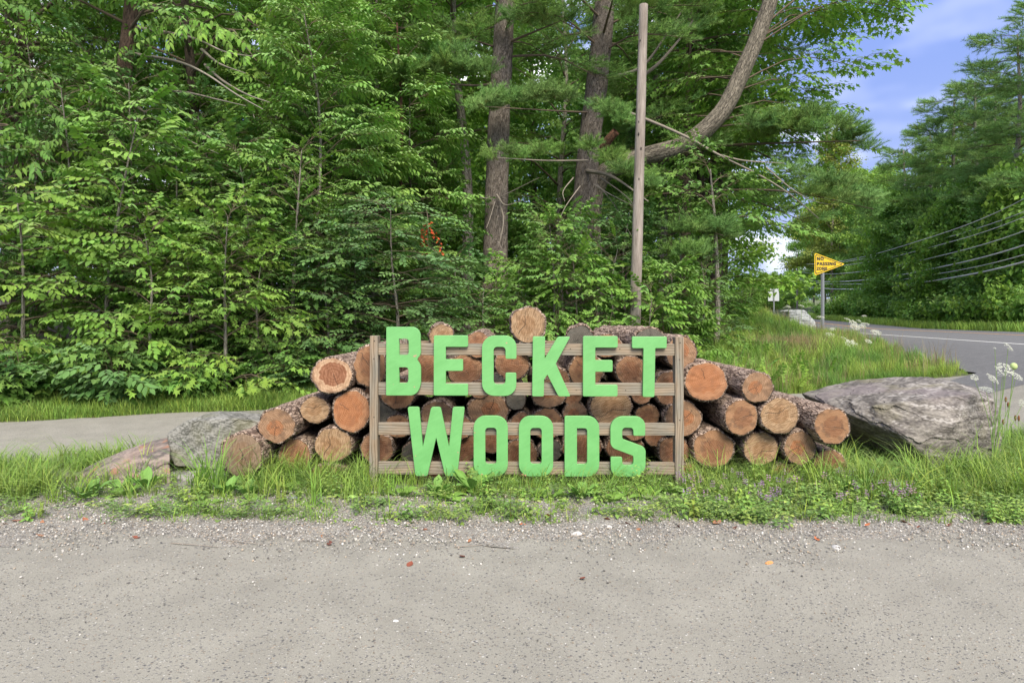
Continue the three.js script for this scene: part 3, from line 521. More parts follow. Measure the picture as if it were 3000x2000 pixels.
function twig(T, pts, r) { for (let i = 0; i < pts.length - 1; i++) { const a = pts[i], b = pts[i + 1], s = V(0, r, 0), q = V(0, 0, r); T.t(a.clone().add(s), b.clone().add(s), a.clone().sub(s), TW); T.t(b.clone().add(s), b.clone().sub(s), a.clone().sub(s), TW); T.t(a.clone().add(q), b.clone().add(q), a.clone().sub(q), TW); T.t(b.clone().add(q), b.clone().sub(q), a.clone().sub(q), TW); } }
function leaf(T, o, dir, up, len, wid, droop, k, prof = [[0, 0], [.28, .8], [.55, 1], [.8, .6], [1, 0]]) {
  dir = dir.clone().normalize(); const side = V(0, 0, 0).crossVectors(dir, up).normalize(), n = V(0, 0, 0).crossVectors(side, dir).normalize();
  const at = (t, w, f) => o.clone().addScaledVector(dir, t * len).addScaledVector(side, w * wid).addScaledVector(n, f).add(V(0, -droop * len * t * t, 0));
  for (let i = 0; i < prof.length - 1; i++) {
    const [t0, w0] = prof[i], [t1, w1] = prof[i + 1], f = .22 * wid;
    for (const s of [1, -1]) { const m0 = at(t0, 0, -f * w0), m1 = at(t1, 0, -f * w1), e0 = at(t0, s * w0, 0), e1 = at(t1, s * w1, 0); if (w1 > 0) T.t(m0, m1, e1, k); if (w0 > 0) T.t(m0, e1, e0, k); }
  }
}
const mapleOut = [[0, 1], [.3, .62], [.52, .56], [.78, .92], [1.02, .5], [1.3, .46], [1.75, .66], [2.1, .36], [2.7, .2]];
function mapleLeaf(T, o, dir, up, len, droop, k) {
  dir = dir.clone().normalize(); const side = V(0, 0, 0).crossVectors(dir, up).normalize(), n = V(0, 0, 0).crossVectors(side, dir).normalize();
  const at = (a, r) => { const x = .3 + Math.cos(a) * r * .72, y = Math.sin(a) * r * .66; return o.clone().addScaledVector(dir, x * len).addScaledVector(side, y * len).addScaledVector(n, Math.abs(y) * .25 * len).add(V(0, -droop * len * Math.max(x, 0) ** 2, 0)); };
  const c = at(0, 0), ring = [...mapleOut.map(([a, r]) => at(a, r)), ...mapleOut.slice(1).reverse().map(([a, r]) => at(-a, r))];
  for (let i = 0; i < ring.length; i++) T.t(c, ring[i], ring[(i + 1) % ring.length], k);
}
function spray(kind, seed) {
  const R = rng(seed), T = new Tri(), tone = () => { const v = .82 + .36 * R(); return [v, v, v]; };
  if (kind === 'pine') {
    for (let b = 0; b < 3; b++) {
      const d = V(1, .12 + .2 * R(), (b - 1) * .75 + (R() - .5) * .3).normalize(), L = b === 1 ? .42 : .3, o = V(b === 1 ? 0 : .08, 0, 0);
      twig(T, [o, o.clone().addScaledVector(d, L)], .004);
      for (let i = 0; i < 7; i++) {
        const p = o.clone().addScaledVector(d, L * (.3 + .7 * i / 6));
        for (let j = 0; j < 10; j++) {
          const q = d.clone().multiplyScalar(.55 + .7 * R()).add(V(R() - .5, R() - .35, R() - .5).multiplyScalar(2)).normalize(), l = .085 + .035 * R(), s = V(0, 0, 0).crossVectors(q, V(R() - .5, R() - .5, R() - .5)).normalize().multiplyScalar(.0034);
          T.t(p.clone().sub(s), p.clone().add(s), p.clone().addScaledVector(q, l), tone());
        }
      }
    }
    return T.geo();
  }
  const lists = { ovate: [10, .48, .105, .034, .5], beech: [12, .52, .085, .026, .22], small: [16, .36, .05, .016, .3], maple: [8, .42, .115, 0, .5], birch: [9, .5, .085, .026, 1.0], shrub: [12, .34, .07, .024, .4] };
  if (kind === 'ash') {
    for (let a = 0; a < 3; a++) {
      const d = V(1, .25 - .25 * R(), (a - 1) * .85 + (R() - .5) * .3).normalize(), L = .36, o = V(0, 0, 0), pts = []; for (let i = 0; i <= 4; i++) pts.push(o.clone().addScaledVector(d, L * i / 4).add(V(0, -.1 * (i / 4) ** 2, 0)));
      twig(T, pts, .003); const s = V(0, 0, 0).crossVectors(d, UP).normalize(), k = tone();
      for (let i = 1; i <= 4; i++) for (const sg of i === 4 ? [0] : [-1, 1]) leaf(T, pts[i], d.clone().multiplyScalar(.55).addScaledVector(s, sg * .8).add(V(0, -.25, 0)), UP, .12, .026, .45, k);
    }
    return T.geo();
  }
  if (kind === 'clump') {                              // loose ball of foliage for distant crowns
    for (let i = 0; i < 30; i++) { const p = V(R() - .5, R() - .5, R() - .5).multiplyScalar(.95); p.y *= .55; const d = V(R() - .5, (R() - .6) * .6, R() - .5); leaf(T, p, d, V(.3 * (R() - .5), 1, .3 * (R() - .5)), .15, .055, .4, tone(), [[0, 0], [.5, 1], [1, 0]]); }
    return T.geo();
  }
  const [n, L, len, wid, dr] = lists[kind], pts = [], up = V(0, 1, 0);
  for (let i = 0; i <= 4; i++) { const t = i / 4; pts.push(V(t * L, .02 * Math.sin(t * 5 + seed) - .07 * t * t, .03 * Math.sin(t * 4 + seed))); }
  twig(T, pts, .0035); const cv = new THREE.CatmullRomCurve3(pts);
  for (let i = 0; i < n; i++) {
    const t = .12 + .88 * (i + .5) / n, p = cv.getPoint(Math.min(t, 1)), sg = i % 2 ? 1 : -1, last = i === n - 1;
    const d = last ? V(1, -.1, .1) : V(.55 + .3 * R(), -.12 + .25 * (R() - .5), sg * (.75 + .4 * R())), u = V((R() - .5) * .5, 1, (R() - .5) * .5), s = .75 + .45 * R();
    if (kind === 'maple') { const q = p.clone().addScaledVector(d.clone().normalize(), .05); twig(T, [p, q], .0018); mapleLeaf(T, q, d, u, len * s, dr, tone()); }
    else leaf(T, p, d, u, len * s, wid * s, dr * (.6 + .8 * R()), tone());
  }
  return T.geo();
}
const sprays = {}; for (const k of ['pine', 'ovate', 'beech', 'small', 'maple', 'birch', 'shrub', 'ash', 'clump']) sprays[k] = [1, 2, 3].map((s) => spray(k, s * 17 + k.length * 5));
// leaf colours (linear base colours)
const G = { fresh: [.182, .355, .050], mid: [.150, .305, .050], deep: [.115, .245, .060], yellow: [.215, .380, .050], pine: [.180, .325, .085], ash: [.205, .385, .070], olive: [.290, .370, .065] };
function tint(base, R, v = .35) { const k = 1 - v / 2 + v * R(), y = 1 + .25 * (R() - .4); return new THREE.Color(base[0] * k * y, base[1] * k, base[2] * k * (.8 + .4 * R())); }
function sprayAt(list, p, dir, R, scale, col, roll = .5) {
  const x = dir.clone().normalize(), u = V((R() - .5) * roll * 2, 1, (R() - .5) * roll * 2), z = V(0, 0, 0).crossVectors(x, u).normalize(), y = V(0, 0, 0).crossVectors(z, x), s = scale * (.8 + .45 * R());
  const m = new THREE.Matrix4().makeBasis(x, y, z).scale(V(s, s, s)).setPosition(p); list.push({ m, c: col });
}
function tree(o) {
  const R = rng(o.seed ?? 1), b = o.at, t = thing(o.name, o.label, o.category ?? 'tree', [b.x, b.y, b.z], o.group);
  const path = o.path ? o.path.map((p) => p.clone().sub(b)) : [V(0, -.15, 0), V(o.h * .02 * (R() - .5), o.h * .35, o.h * .02 * (R() - .5)), V(o.lean?.[0] ?? (R() - .5) * .06 * o.h, o.h * .7, (R() - .5) * .04 * o.h), V((o.lean?.[0] ?? 0) * 1.5 + (R() - .5) * .08 * o.h, o.h, (R() - .5) * .06 * o.h)];
  const cv = new THREE.CatmullRomCurve3(path, false, 'centripetal'), taper = o.taper ?? .8, tr = (u) => o.r * ((1 - taper * u) + .35 * Math.exp(-u * 22));
  mesh('trunk', tube(cv, tr, Math.max(8, Math.round(o.h * 4)), o.r > .1 ? 22 : 8, { rough: .09, seed: o.seed, per: 1.6, around: o.r > .2 ? 2 : 1 }), o.bark ?? M.darkBark, t);
  const br = [], list = [], col = o.colour, sp = o.species, sc = o.scale ?? 1, sub = o.sub ?? 5, dens = o.dens ?? 1;
  for (let i = 0; i < o.n; i++) {
    const u = o.t0 + (1 - o.t0) * Math.pow((i + R()) / o.n, o.pow ?? 1), p = cv.getPoint(Math.min(u, .995)), rel = (u - o.t0) / (1 - o.t0);
    const az = o.az ? o.az(R, i) : i * 2.39996 + R() * .8, len = o.len(rel) * (.7 + .6 * R()), el = (o.el ?? ((q) => .15 + .75 * q))(rel) + (R() - .5) * .35;
    const dir = V(Math.cos(az) * Math.cos(el), Math.sin(el), Math.sin(az) * Math.cos(el)), dr = (o.droop ?? .15) * len;
    const c2 = new THREE.CatmullRomCurve3([p, p.clone().addScaledVector(dir, len * .5).add(V((R() - .5) * .12 * len, dr * .3, (R() - .5) * .12 * len)), p.clone().addScaledVector(dir, len).add(V(0, -dr, 0))]);
    const r0 = Math.min(tr(u) * .5, .012 * len + .006) * (o.fine ?? 1);
    br.push(tube(c2, (q) => r0 * (1 - .85 * q), 5, 5));
    for (let k = 0; k < sub; k++) {
      const q = (o.bare ?? .22) + (1 - (o.bare ?? .22)) * (k + R()) / sub, a = c2.getPoint(q), sg = k % 2 ? 1 : -1, w = az + sg * (.5 + .6 * R()), sl = len * .42 * (1.15 - .75 * q) + .12, e2 = el * .5 + (R() - .5) * .5 - (o.hang ?? 0);
      const sd = V(Math.cos(w) * Math.cos(e2), Math.sin(e2), Math.sin(w) * Math.cos(e2)), end = a.clone().addScaledVector(sd, sl);
      br.push(tube([a, a.clone().lerp(end, .5).add(V(0, .03, 0)), end], (z) => .006 * (1 - .6 * z) * Math.min(1.6, sc), 2, 3));
      const m = Math.max(1, Math.round(sl / (.26 * sc) * dens));
      for (let j = 0; j < m; j++) { const f = (j + .6) / m, pt = a.clone().lerp(end, f), ws = w + (j % 2 ? .7 : -.7) * (R() + .3) * (j === m - 1 ? .3 : 1); sprayAt(list, pt, V(Math.cos(ws), e2 * .4 - .12 - (o.hang ?? 0) + (R() - .5) * .4, Math.sin(ws)), R, sc, tint(col, R), o.roll); }
    }
    sprayAt(list, c2.getPoint(1), dir, R, sc, tint(col, R), o.roll);
    if (o.n > 0) { const tp = c2.getPoint(.8); sprayAt(list, tp, dir, R, sc, tint(col, R), o.roll); }
  }
  if (br.length) mesh('branches', mergeGeometries(br.map((g) => g.index ? g.toNonIndexed() : g)), o.branchMat ?? M.twig, t);
  for (const e of o.extra ?? []) e(list, b, R);
  thin(list, b);
  if (list.length) instanced('crown', sprays[sp][(o.seed ?? 0) % 3], sp === 'pine' ? M.needle : M.leaf, list, t, true);
  count += list.length; return t;
}
let count = 0;
function thin(list, b) {                               // foliage well outside the view only has to shade: keep fewer, larger sprays there
  const R = rng(9), keep = list.filter((e) => { const x = e.m.elements[12] + b.x, y = e.m.elements[13] + b.y, d = -(e.m.elements[14] + b.z); if (d < 1) return R() < .3; const px = 1500 + x / d * F, py = HZ - (y - EYE) / d * F, out = Math.max(-px, px - 3000, -py * 1.3); if (out < 160) return true; if (R() > (out < 500 ? .45 : .25)) return false; e.m.scale(V(1.35, 1.35, 1.35)); return true; });
  list.length = 0; list.push(...keep);
}
function shrub(o) {                                   // many stems from one foot
  const R = rng(o.seed), b = o.at, t = thing(o.name ?? 'leafy_shrub', o.label, o.category ?? 'shrub', [b.x, b.y, b.z], o.group), st = [], list = [];
  for (let i = 0; i < o.n; i++) {
    const az = R() * 6.283, l = o.h * (.55 + .55 * R()), out = o.w * (.2 + .8 * R()), f = V(Math.cos(az) * .06, -.05, Math.sin(az) * .06), e = V(Math.cos(az) * out, l, Math.sin(az) * out);
    const c = new THREE.CatmullRomCurve3([f, V(e.x * .35, l * .6, e.z * .35), e]); st.push(tube(c, (q) => .008 * (1 - .7 * q) * (o.h > 1 ? 1.4 : 1), 4, 4));
    const m = Math.round(o.per ?? 7); for (let k = 0; k < m; k++) { const q = .22 + .78 * (k + R()) / m, w = az + (R() - .5) * 3.2; sprayAt(list, c.getPoint(Math.min(q, 1)), V(Math.cos(w), -.05 + (R() - .4) * .6, Math.sin(w)), R, o.scale ?? 1, tint(o.colour, R), .6); }
  }
  mesh('stems', mergeGeometries(st), M.twig, t); instanced('foliage', sprays[o.species][o.seed % 3], M.leaf, list, t, true); count += list.length; return t;
}

M.leanBark = barkMat(greyBarkT, .012, { color: srgb(198, 194, 186) }); M.oldBark = barkMat(pineBarkT, .016, { color: srgb(226, 200, 186) });
// ---------------------------------------------------------------- big stems of the wood's edge
const trunkPath = (pts) => pts.map(([x, y, d]) => P(x, y, d));
const foot = (px, d) => gpx(px, d, -.1);
function bough(from, to, n, w, species, sc, col, lift = .1) {    // puffs of needles along a limb between two points, for `extra`
  return (list, b, R) => {
    const d0 = to.clone().sub(from).normalize(), m = Math.max(4, Math.round(n / 9)), side = V(-d0.z, 0, d0.x);
    for (let i = 0; i < m; i++) {
      const q = .2 + .8 * Math.pow((i + R()) / m, .8), c = from.clone().lerp(to, q).addScaledVector(side, (R() - .5) * w * 1.6).add(V(0, lift * Math.sin(q * 3) + (R() - .5) * w * .55, 0)).sub(b), k = tint(col, R, .35);
      for (let j = 0; j < 8; j++) { const a = R() * 6.283, o = V(Math.cos(a), .25 + .5 * R(), Math.sin(a)).addScaledVector(d0, .5); sprayAt(list, c.clone().add(V((R() - .5) * .14, (R() - .5) * .1, (R() - .5) * .14)), o, R, sc * .82, k.clone().multiplyScalar(.85 + .3 * R()), .7); }
    }
  };
}
function limb(t, pts, r0, r1, m, name = 'limb') { const b = t.position; return mesh(name, tube(pts.map((p) => p.clone().sub(b)), (q) => lerp(r0, r1, q), 26, 9, { rough: .12, per: 1.2 }), m, t); }
{
  // great pine in the middle
  let b = foot(1449, 16.2);
  let t = tree({ name: 'pine_tree', label: 'tall pine with thick straight brown trunk behind the letters', at: b, path: [b, ...trunkPath([[1452, 700, 16.2], [1462, 350, 16.2], [1480, 0, 16.2], [1488, -420, 16.3]])], h: 12, r: .34, taper: .4, bark: M.pineBark, species: 'pine', colour: G.pine, n: 22, t0: .62, len: (q) => 2.6 * (1 - .3 * q), el: (q) => .05 + .3 * q, seed: 3, sub: 6, scale: 1.15, dens: 1.6, bare: .35,
    extra: [bough(P(1465, 215, 16), P(1150, 225, 14.8), 150, .5, 'pine', 1.15, G.pine), bough(P(1480, 110, 16), P(1640, 60, 15.2), 60, .5, 'pine', 1.15, G.pine), bough(P(1470, 260, 16), P(1280, 160, 15), 60, .45, 'pine', 1.15, G.pine), bough(P(1475, 90, 16), P(1330, 110, 15.3), 40, .4, 'pine', 1.1, G.pine)] });
  limb(t, [P(1460, 240, 16.2), P(1400, 250, 15.8), P(1150, 228, 14.8)], .035, .008, M.twig); limb(t, [P(1475, 130, 16.2), P(1640, 62, 15.2)], .04, .01, M.twig);
  // dead snag branches low on its trunk
  for (const [i, q] of [[[1455, 570], [1480, 600], [1520, 590]], [[1440, 585], [1400, 575], [1370, 560]], [[1462, 590], [1475, 640], [1462, 720]], [[1450, 590], [1435, 640], [1425, 668]], [[1468, 575], [1485, 500], [1475, 450]], [[1470, 575], [1530, 545], [1580, 520]]].entries()) limb(t, q.map(([x, y], k) => P(x, y, 15.8 - .25 * k)), .028 - .003 * i, .006, M.deadBranch, 'dead_branch');
  // second pine, right, and its boughs
  b = foot(1690, 16.8);
  t = tree({ name: 'pine_tree', label: 'leaning pine with lichen-flecked grey trunk beside the utility pole', at: b, path: [b, ...trunkPath([[1700, 760, 16.8], [1725, 440, 16.8], [1755, 190, 16.6], [1772, 0, 16.5], [1790, -400, 16.5]])], h: 12, r: .35, taper: .35, bark: M.pineBark, species: 'pine', colour: G.pine, n: 20, t0: .62, len: (q) => 2.6 * (1 - .3 * q), el: (q) => .05 + .3 * q, seed: 5, sub: 6, scale: 1.15, dens: 1.6, bare: .35,
    extra: [bough(P(1750, 300, 16.2), P(1400, 310, 14.6), 190, .5, 'pine', 1.15, G.pine), bough(P(1740, 320, 16), P(1820, 360, 14.8), 60, .45, 'pine', 1.15, G.pine), bough(P(1720, 450, 16), P(1880, 545, 14.3), 100, .6, 'pine', 1.15, G.pine, .25), bough(P(1720, 450, 16), P(1460, 465, 14.4), 60, .3, 'pine', 1.05, G.pine), bough(P(1770, 60, 16), P(1900, 30, 15), 60, .5, 'pine', 1.1, G.pine)] });
  limb(t, [P(1740, 330, 16.8), P(1640, 325, 15.6), P(1420, 312, 14.6)], .03, .008, M.twig); limb(t, [P(1722, 500, 16.5), P(1800, 520, 15), P(1900, 590, 14.3)], .06, .012, M.deadBranch); limb(t, [P(1722, 470, 16.4), P(1600, 470, 15.2), P(1460, 462, 14.4)], .03, .006, M.deadBranch);
  for (const q of [[[1750, 540], [1800, 600], [1850, 690]], [[1740, 540], [1790, 570], [1870, 610]], [[1760, 520], [1840, 580], [1880, 640]], [[1700, 545], [1660, 600], [1640, 640]], [[1680, 520], [1650, 560], [1655, 590]]]) limb(t, q.map(([x, y], k) => P(x, y, 15.6 - .5 * k)), .018, .004, M.deadBranch, 'dead_branch');
  // leaning maple whose trunk sweeps across
  b = foot(1735, 17.6);
  t = tree({ name: 'maple_tree', label: 'maple with thick trunk sweeping sideways past the utility pole', at: b, path: [b, ...trunkPath([[1728, 700, 17.4], [1760, 520, 17.0], [1850, 470, 16.6], [2000, 425, 16.2], [2110, 335, 16], [2175, 210, 16], [2245, 40, 16], [2300, -160, 16], [2330, -420, 16.3]])], h: 14, r: .30, taper: .52, bark: M.leanBark, species: 'maple', colour: G.fresh, n: 46, t0: .5, len: (q) => 3.8 * (1 - .35 * q), el: (q) => .1 + .5 * q, seed: 8, sub: 7, scale: 1.2, dens: 1.1, droop: .2, az: (R, i) => Math.PI * (i % 3 ? 1.25 + .85 * R() : .93 + 1.14 * R()), fine: .55 });
  limb(t, [P(1795, 312, 16.6), P(1870, 340, 16), P(2000, 395, 15.6), P(2110, 455, 15.2), P(2230, 515, 15), P(2310, 565, 15), P(2400, 640, 15)], .045, .01, M.deadBranch, 'dead_limb'); limb(t, [P(2110, 455, 15.2), P(2180, 470, 15), P(2300, 478, 14.8)], .025, .006, M.deadBranch, 'dead_limb');
  limb(t, [P(2245, 490, 15.1), P(2330, 560, 14.9), P(2390, 590, 14.8), P(2450, 600, 14.8)], .018, .004, M.deadBranch, 'dead_limb');
  limb(t, [P(1760, 440, 16.8), P(1790, 400, 16.5), P(1805, 385, 16.4)], .13, .11, M.redBark, 'broken_stub'); limb(t, [P(1880, 225, 16.9), P(1930, 185, 16.6), P(2010, 90, 16.4), P(2030, 60, 16.4)], .05, .02, M.deadBranch); limb(t, [P(1800, 225, 17), P(1880, 195, 16.9), P(1960, 90, 16.8), P(2000, 30, 16.8)], .045, .02, M.deadBranch);
  // pine on the right whose boughs hang below the maple
  b = foot(2010, 18.6);
  t = tree({ name: 'pine_tree', label: 'dark pine behind the sweeping maple with boughs hanging over the bank', at: b, h: 13, r: .17, species: 'pine', colour: G.pine, bark: M.darkBark, n: 26, t0: .3, len: (q) => 3 * (1 - .5 * q), el: (q) => -.05 + .3 * q, seed: 11, sub: 6, scale: 1.2, dens: 1.3, bare: .4,
    extra: [bough(P(2120, 400, 17), P(2530, 410, 15), 230, .9, 'pine', 1.2, G.pine, .3), bough(P(2150, 430, 17), P(2420, 345, 15.5), 90, .6, 'pine', 1.2, G.pine), bough(P(2240, 520, 16), P(2560, 610, 14.6), 170, 1.0, 'pine', 1.2, G.pine, .1), bough(P(1930, 680, 15.4), P(2130, 690, 14.4), 130, .5, 'pine', 1.1, G.pine), bough(P(1960, 760, 15), P(2060, 740, 14), 60, .4, 'pine', 1.05, G.pine)] });
  limb(t, [P(2020, 430, 18.4), P(2250, 420, 16.6), P(2520, 412, 15)], .05, .01, M.twig); limb(t, [P(2020, 560, 18.4), P(2300, 560, 16), P(2560, 612, 14.6)], .04, .01, M.twig); limb(t, [P(2015, 660, 18), P(2120, 690, 13.9)], .03, .008, M.twig);
}
const decid = (o) => tree({ n: 30, t0: .3, len: (q) => 2.4 * (1 - .45 * q), sub: 6, scale: 1.15, dens: 1.15, taper: .75, ...o });
{
  // individual stems the photograph shows
  const list = [
    ['maple_tree', 'maple with mottled black and grey trunk close beside the tall pine', 1366, 18.2, 13, .19, 'maple', G.fresh, M.greyBark, .5],
    ['cherry_tree', 'old tree with torn reddish bark among the leaves beside the bare grey branches', 330, 13.6, 12, .25, 'ovate', G.mid, M.oldBark, .55],
    ['beech_tree', 'slender grey tree with dark stem between the ash saplings', 1262, 19.5, 12, .15, 'maple', G.fresh, M.darkBark, .45],
    ['maple_tree', 'thin crooked maple standing alone on the grass bank beyond the utility pole', 2098, 15.2, 4.6, .085, 'maple', G.mid, M.greyBark, .7],
    ['maple_tree', 'pair-stemmed dark maple just behind the thin crooked maple', 2052, 19.5, 12, .16, 'maple', G.mid, M.darkBark, .35],
    ['maple_tree', 'dark maple stem shaded under the sweeping trunk', 2090, 20.5, 12, .16, 'maple', G.fresh, M.darkBark, .35],
    ['ash_tree', 'thin brown ash stem rising through the light leaves left of the tall pine', 1182, 15, 8, .075, 'ash', G.ash, M.redBark, .4],
    ['ash_tree', 'thin grey ash stem in the shade of the pale ash leaves', 1105, 17.5, 11, .1, 'ash', G.ash, M.greyBark, .45],
  ];
  list.forEach(([name, label, px, d, h, r, species, colour, bark, t0], i) => decid({ name, label, at: foot(px, d), h, r, species, colour, bark, t0, seed: 40 + i, lean: i === 1 ? [.5] : undefined, n: h > 10 ? 34 : h < 5 ? 8 : 18, len: h > 10 ? undefined ?? ((q) => 2.4 * (1 - .45 * q)) : ((q) => 1.3 * (1 - .4 * q)) }));
  const cherry = scene.children.find((o) => o.userData.label?.startsWith('old tree with torn'));
  for (const q of [[[400, 80], [560, 110], [660, 152], [740, 165]], [[395, 158], [520, 180], [600, 215], [690, 275], [770, 320]], [[600, 190], [650, 235], [720, 275], [790, 300]], [[385, 258], [540, 270], [640, 292], [720, 310]], [[380, 300], [490, 370], [560, 415], [640, 450]], [[690, 275], [730, 310], [745, 345]], [[590, 145], [640, 185], [720, 215]], [[520, 350], [600, 395], [680, 450]]]) limb(cherry, q.map(([x, y], k) => P(x, y, 13.5 - .8 * k)), .034, .006, M.deadBranch, 'dead_branch');
  // trees standing deeper in the wood
  const R = rng(77), kinds = [['maple', G.fresh], ['maple', G.mid], ['ovate', G.fresh], ['ash', G.ash], ['maple', G.yellow]];
  const deep = [[-420, 15], [-150, 15.5], [25, 15], [112, 17], [200, 20.5], [520, 17.5], [640, 19], [770, 17], [880, 20], [985, 22], [300, 23], [1120, 25], [1330, 27], [1560, 29], [1640, 23], [1830, 24], [1930, 21], [2110, 22], [720, 26], [560, 23], [860, 30], [1760, 33], [1960, 30], [2120, 31], [1230, 33], [1440, 40], [1880, 42], [250, 40], [600, 40], [960, 34], [1080, 42], [1180, 38], [1330, 46], [1520, 50], [1680, 44], [1800, 50], [2000, 46], [920, 50], [2175, 128], [2215, 140], [2250, 132], [2290, 145], [2325, 135]];
  deep.forEach(([px, d], i) => { const [species, colour] = kinds[Math.floor(R() * 5)], far = d > 24; decid({ name: 'forest_tree', label: far ? 'leafy tree standing deep in the wood behind the sign' : 'leafy tree with dark trunk standing inside the edge of the wood', group: far ? 'trees deep in the wood' : 'trees inside the edge of the wood', at: foot(px, d), h: d > 100 ? 5.5 + 2 * R() : 11 + 4 * R() + (d > 24 ? 2 : 0), r: .11 + .1 * R(), species: far ? 'clump' : species, colour, bark: R() < .5 ? M.darkBark : M.greyBark, t0: far ? .05 : .22, seed: 100 + i, n: far ? 40 : 36, len: (q) => (far ? 3.2 : 2.9) * (1 - .45 * q), scale: far ? 1.35 : 1.2, dens: far ? 1 : 1.15, sub: 6 }); });
}
{
  // saplings and small trees that make the green wall
  const G1 = 'saplings along the edge of the wood';
  const nearWhat = (px) => px < 150 ? 'by the yellowish sapling at the lane' : px < 360 ? 'beside the pale broad-leaved sapling' : px < 560 ? 'below the bare grey branches' : px < 700 ? 'beside the yellowish young maple' : px < 900 ? 'behind the stepped logs' : px < 1080 ? 'behind the left sign post' : px < 1340 ? 'around the tiered beech' : px < 1520 ? 'at the foot of the tall pine' : px < 1720 ? 'between the two big pines' : px < 1900 ? 'behind the utility pole' : 'on the bank beyond the utility pole';
  const sap = (px, d, h, species, colour, label, o = {}) => tree({ name: species === 'maple' ? 'maple_sapling' : species === 'ash' ? 'ash_sapling' : species === 'pine' ? 'pine_sapling' : 'leafy_sapling', label: label ?? `${({ maple: 'lobe-leaved maple', ash: 'feathery ash', birch: 'drooping birch', beech: 'flat-twigged beech', small: 'small-leaved', ovate: 'broad-leaved' })[species]} sapling ${h > 4.5 ? 'standing tall' : 'growing'} ${nearWhat(px)}`, group: label ? undefined : G1, at: foot(px, d), h, r: .022 + .006 * h, species, colour, bark: M.greyBark, t0: .12, n: Math.round(9 + h * 4.2), len: (q) => (.45 + .21 * h) * (1 - .62 * q), el: (q) => .1 + .8 * q, sub: 5, scale: species === 'ovate' || species === 'ash' || species === 'beech' ? .95 : species === 'maple' ? .9 : .95, dens: 1.0, taper: .85, seed: px + 7, bare: .15, ...o });
  sap(310, 10.7, 4.6, 'ovate', G.fresh, 'sapling with broad pale green leaves reaching in front of the torn-bark trunk', { lean: [.3] });
  sap(440, 10.0, 2.8, 'ovate', G.fresh, 'low sapling with big drooping pale leaves below the broad-leaved sapling');
  sap(660, 10.2, 3.0, 'maple', G.yellow, 'young maple with yellowish lobed leaves at the edge of the lane');
  sap(560, 10.6, 2.3, 'maple', G.fresh, 'short bushy maple beside the yellowish young maple');
  sap(850, 11.4, 4.3, 'small', G.fresh, 'small-leaved sapling with fine round leaves behind the stepped logs');
  sap(930, 13, 7.4, 'ash', G.ash, 'tall ash sapling with bright feathery leaves above the thicket', { t0: .25 });
  sap(1215, 15.2, 6.4, 'ash', G.ash, 'bright ash sapling with hanging leaflets beside the tall pine', { t0: .25, len: (q) => 1.35 * (1 - .6 * q) });
  sap(1160, 11.8, 3.3, 'beech', G.deep, 'wide beech with flat tiers of dark leaves right behind the first letters', { len: (q) => 2.1 * (1 - .6 * q), el: () => .12, n: 34, t0: .06, dens: 1.5, droop: .1 });
  sap(1040, 12.4, 3.4, 'beech', G.mid, 'beech sapling with level twigs left of the tiered beech', { el: () => .15, len: (q) => 1.5 * (1 - .6 * q) });
  sap(1620, 13.2, 3.1, 'maple', G.mid, 'rounded maple sapling between the two big pines', { n: 28, len: (q) => 1.1 * (1 - .55 * q) });
  sap(1965, 13.6, 2.1, 'ash', G.fresh, 'broad-leaved young ash leaning against the foot of the utility pole');
  sap(1905, 12.75, 1.7, 'ovate', G.fresh, 'young leafy stem hugging the base of the utility pole', { len: (q) => .45 });
  sap(60, 10.0, 3.3, 'ovate', G.yellow, 'sapling with level sprays of yellowish leaves and reddish tips beside the lane', { el: () => .12, len: () => 1.1 });
  sap(180, 11.4, 5.2, 'birch', G.mid, 'drooping birch sapling between the yellowish sapling and the broad-leaved one', { hang: .25 });
  const rest = [[-160, 10.5, 4], [-60, 11.5, 6, 'birch'], [90, 12.5, 6.5, 'birch'], [240, 12.5, 6, 'maple'], [400, 12.2, 5.5, 'ovate'], [520, 11.8, 4.4, 'beech'], [610, 12.4, 5, 'maple'], [720, 11.6, 4.2, 'ovate'], [790, 12.8, 5.4, 'maple'], [760, 10.8, 2.4, 'small'], [960, 11.5, 2.6, 'maple'], [1000, 14.5, 6, 'maple'], [1100, 13.8, 5, 'ash'], [1330, 13.6, 2.4, 'maple'], [1420, 12.6, 1.7, 'beech'], [1280, 15.5, 4.4, 'maple'], [1510, 15, 2.3, 'maple'], [1640, 14.4, 3.2, 'maple'], [1690, 13.2, 2.4, 'ovate'], [1760, 14.6, 3.2, 'maple'], [1830, 15.6, 3.6, 'maple'], [1800, 13.4, 2.6, 'small'], [2000, 15.6, 3.6, 'maple'], [2060, 14.4, 2.4, 'small'], [2110, 18.5, 3.4, 'maple'], [330, 14.5, 7, 'maple'], [480, 14.5, 6.5, 'birch'], [660, 15, 7, 'ash'], [820, 15.2, 7, 'maple'], [20, 13.4, 7, 'maple'], [-240, 12.4, 6, 'maple']];
  const R = rng(5), cs = [G.mid, G.fresh, G.mid, G.deep, G.fresh];
  for (const [px, d, h, sp = 'ovate'] of rest) sap(px, d, h, sp, sp === 'ash' ? G.ash : cs[Math.floor(R() * 5)]);
}
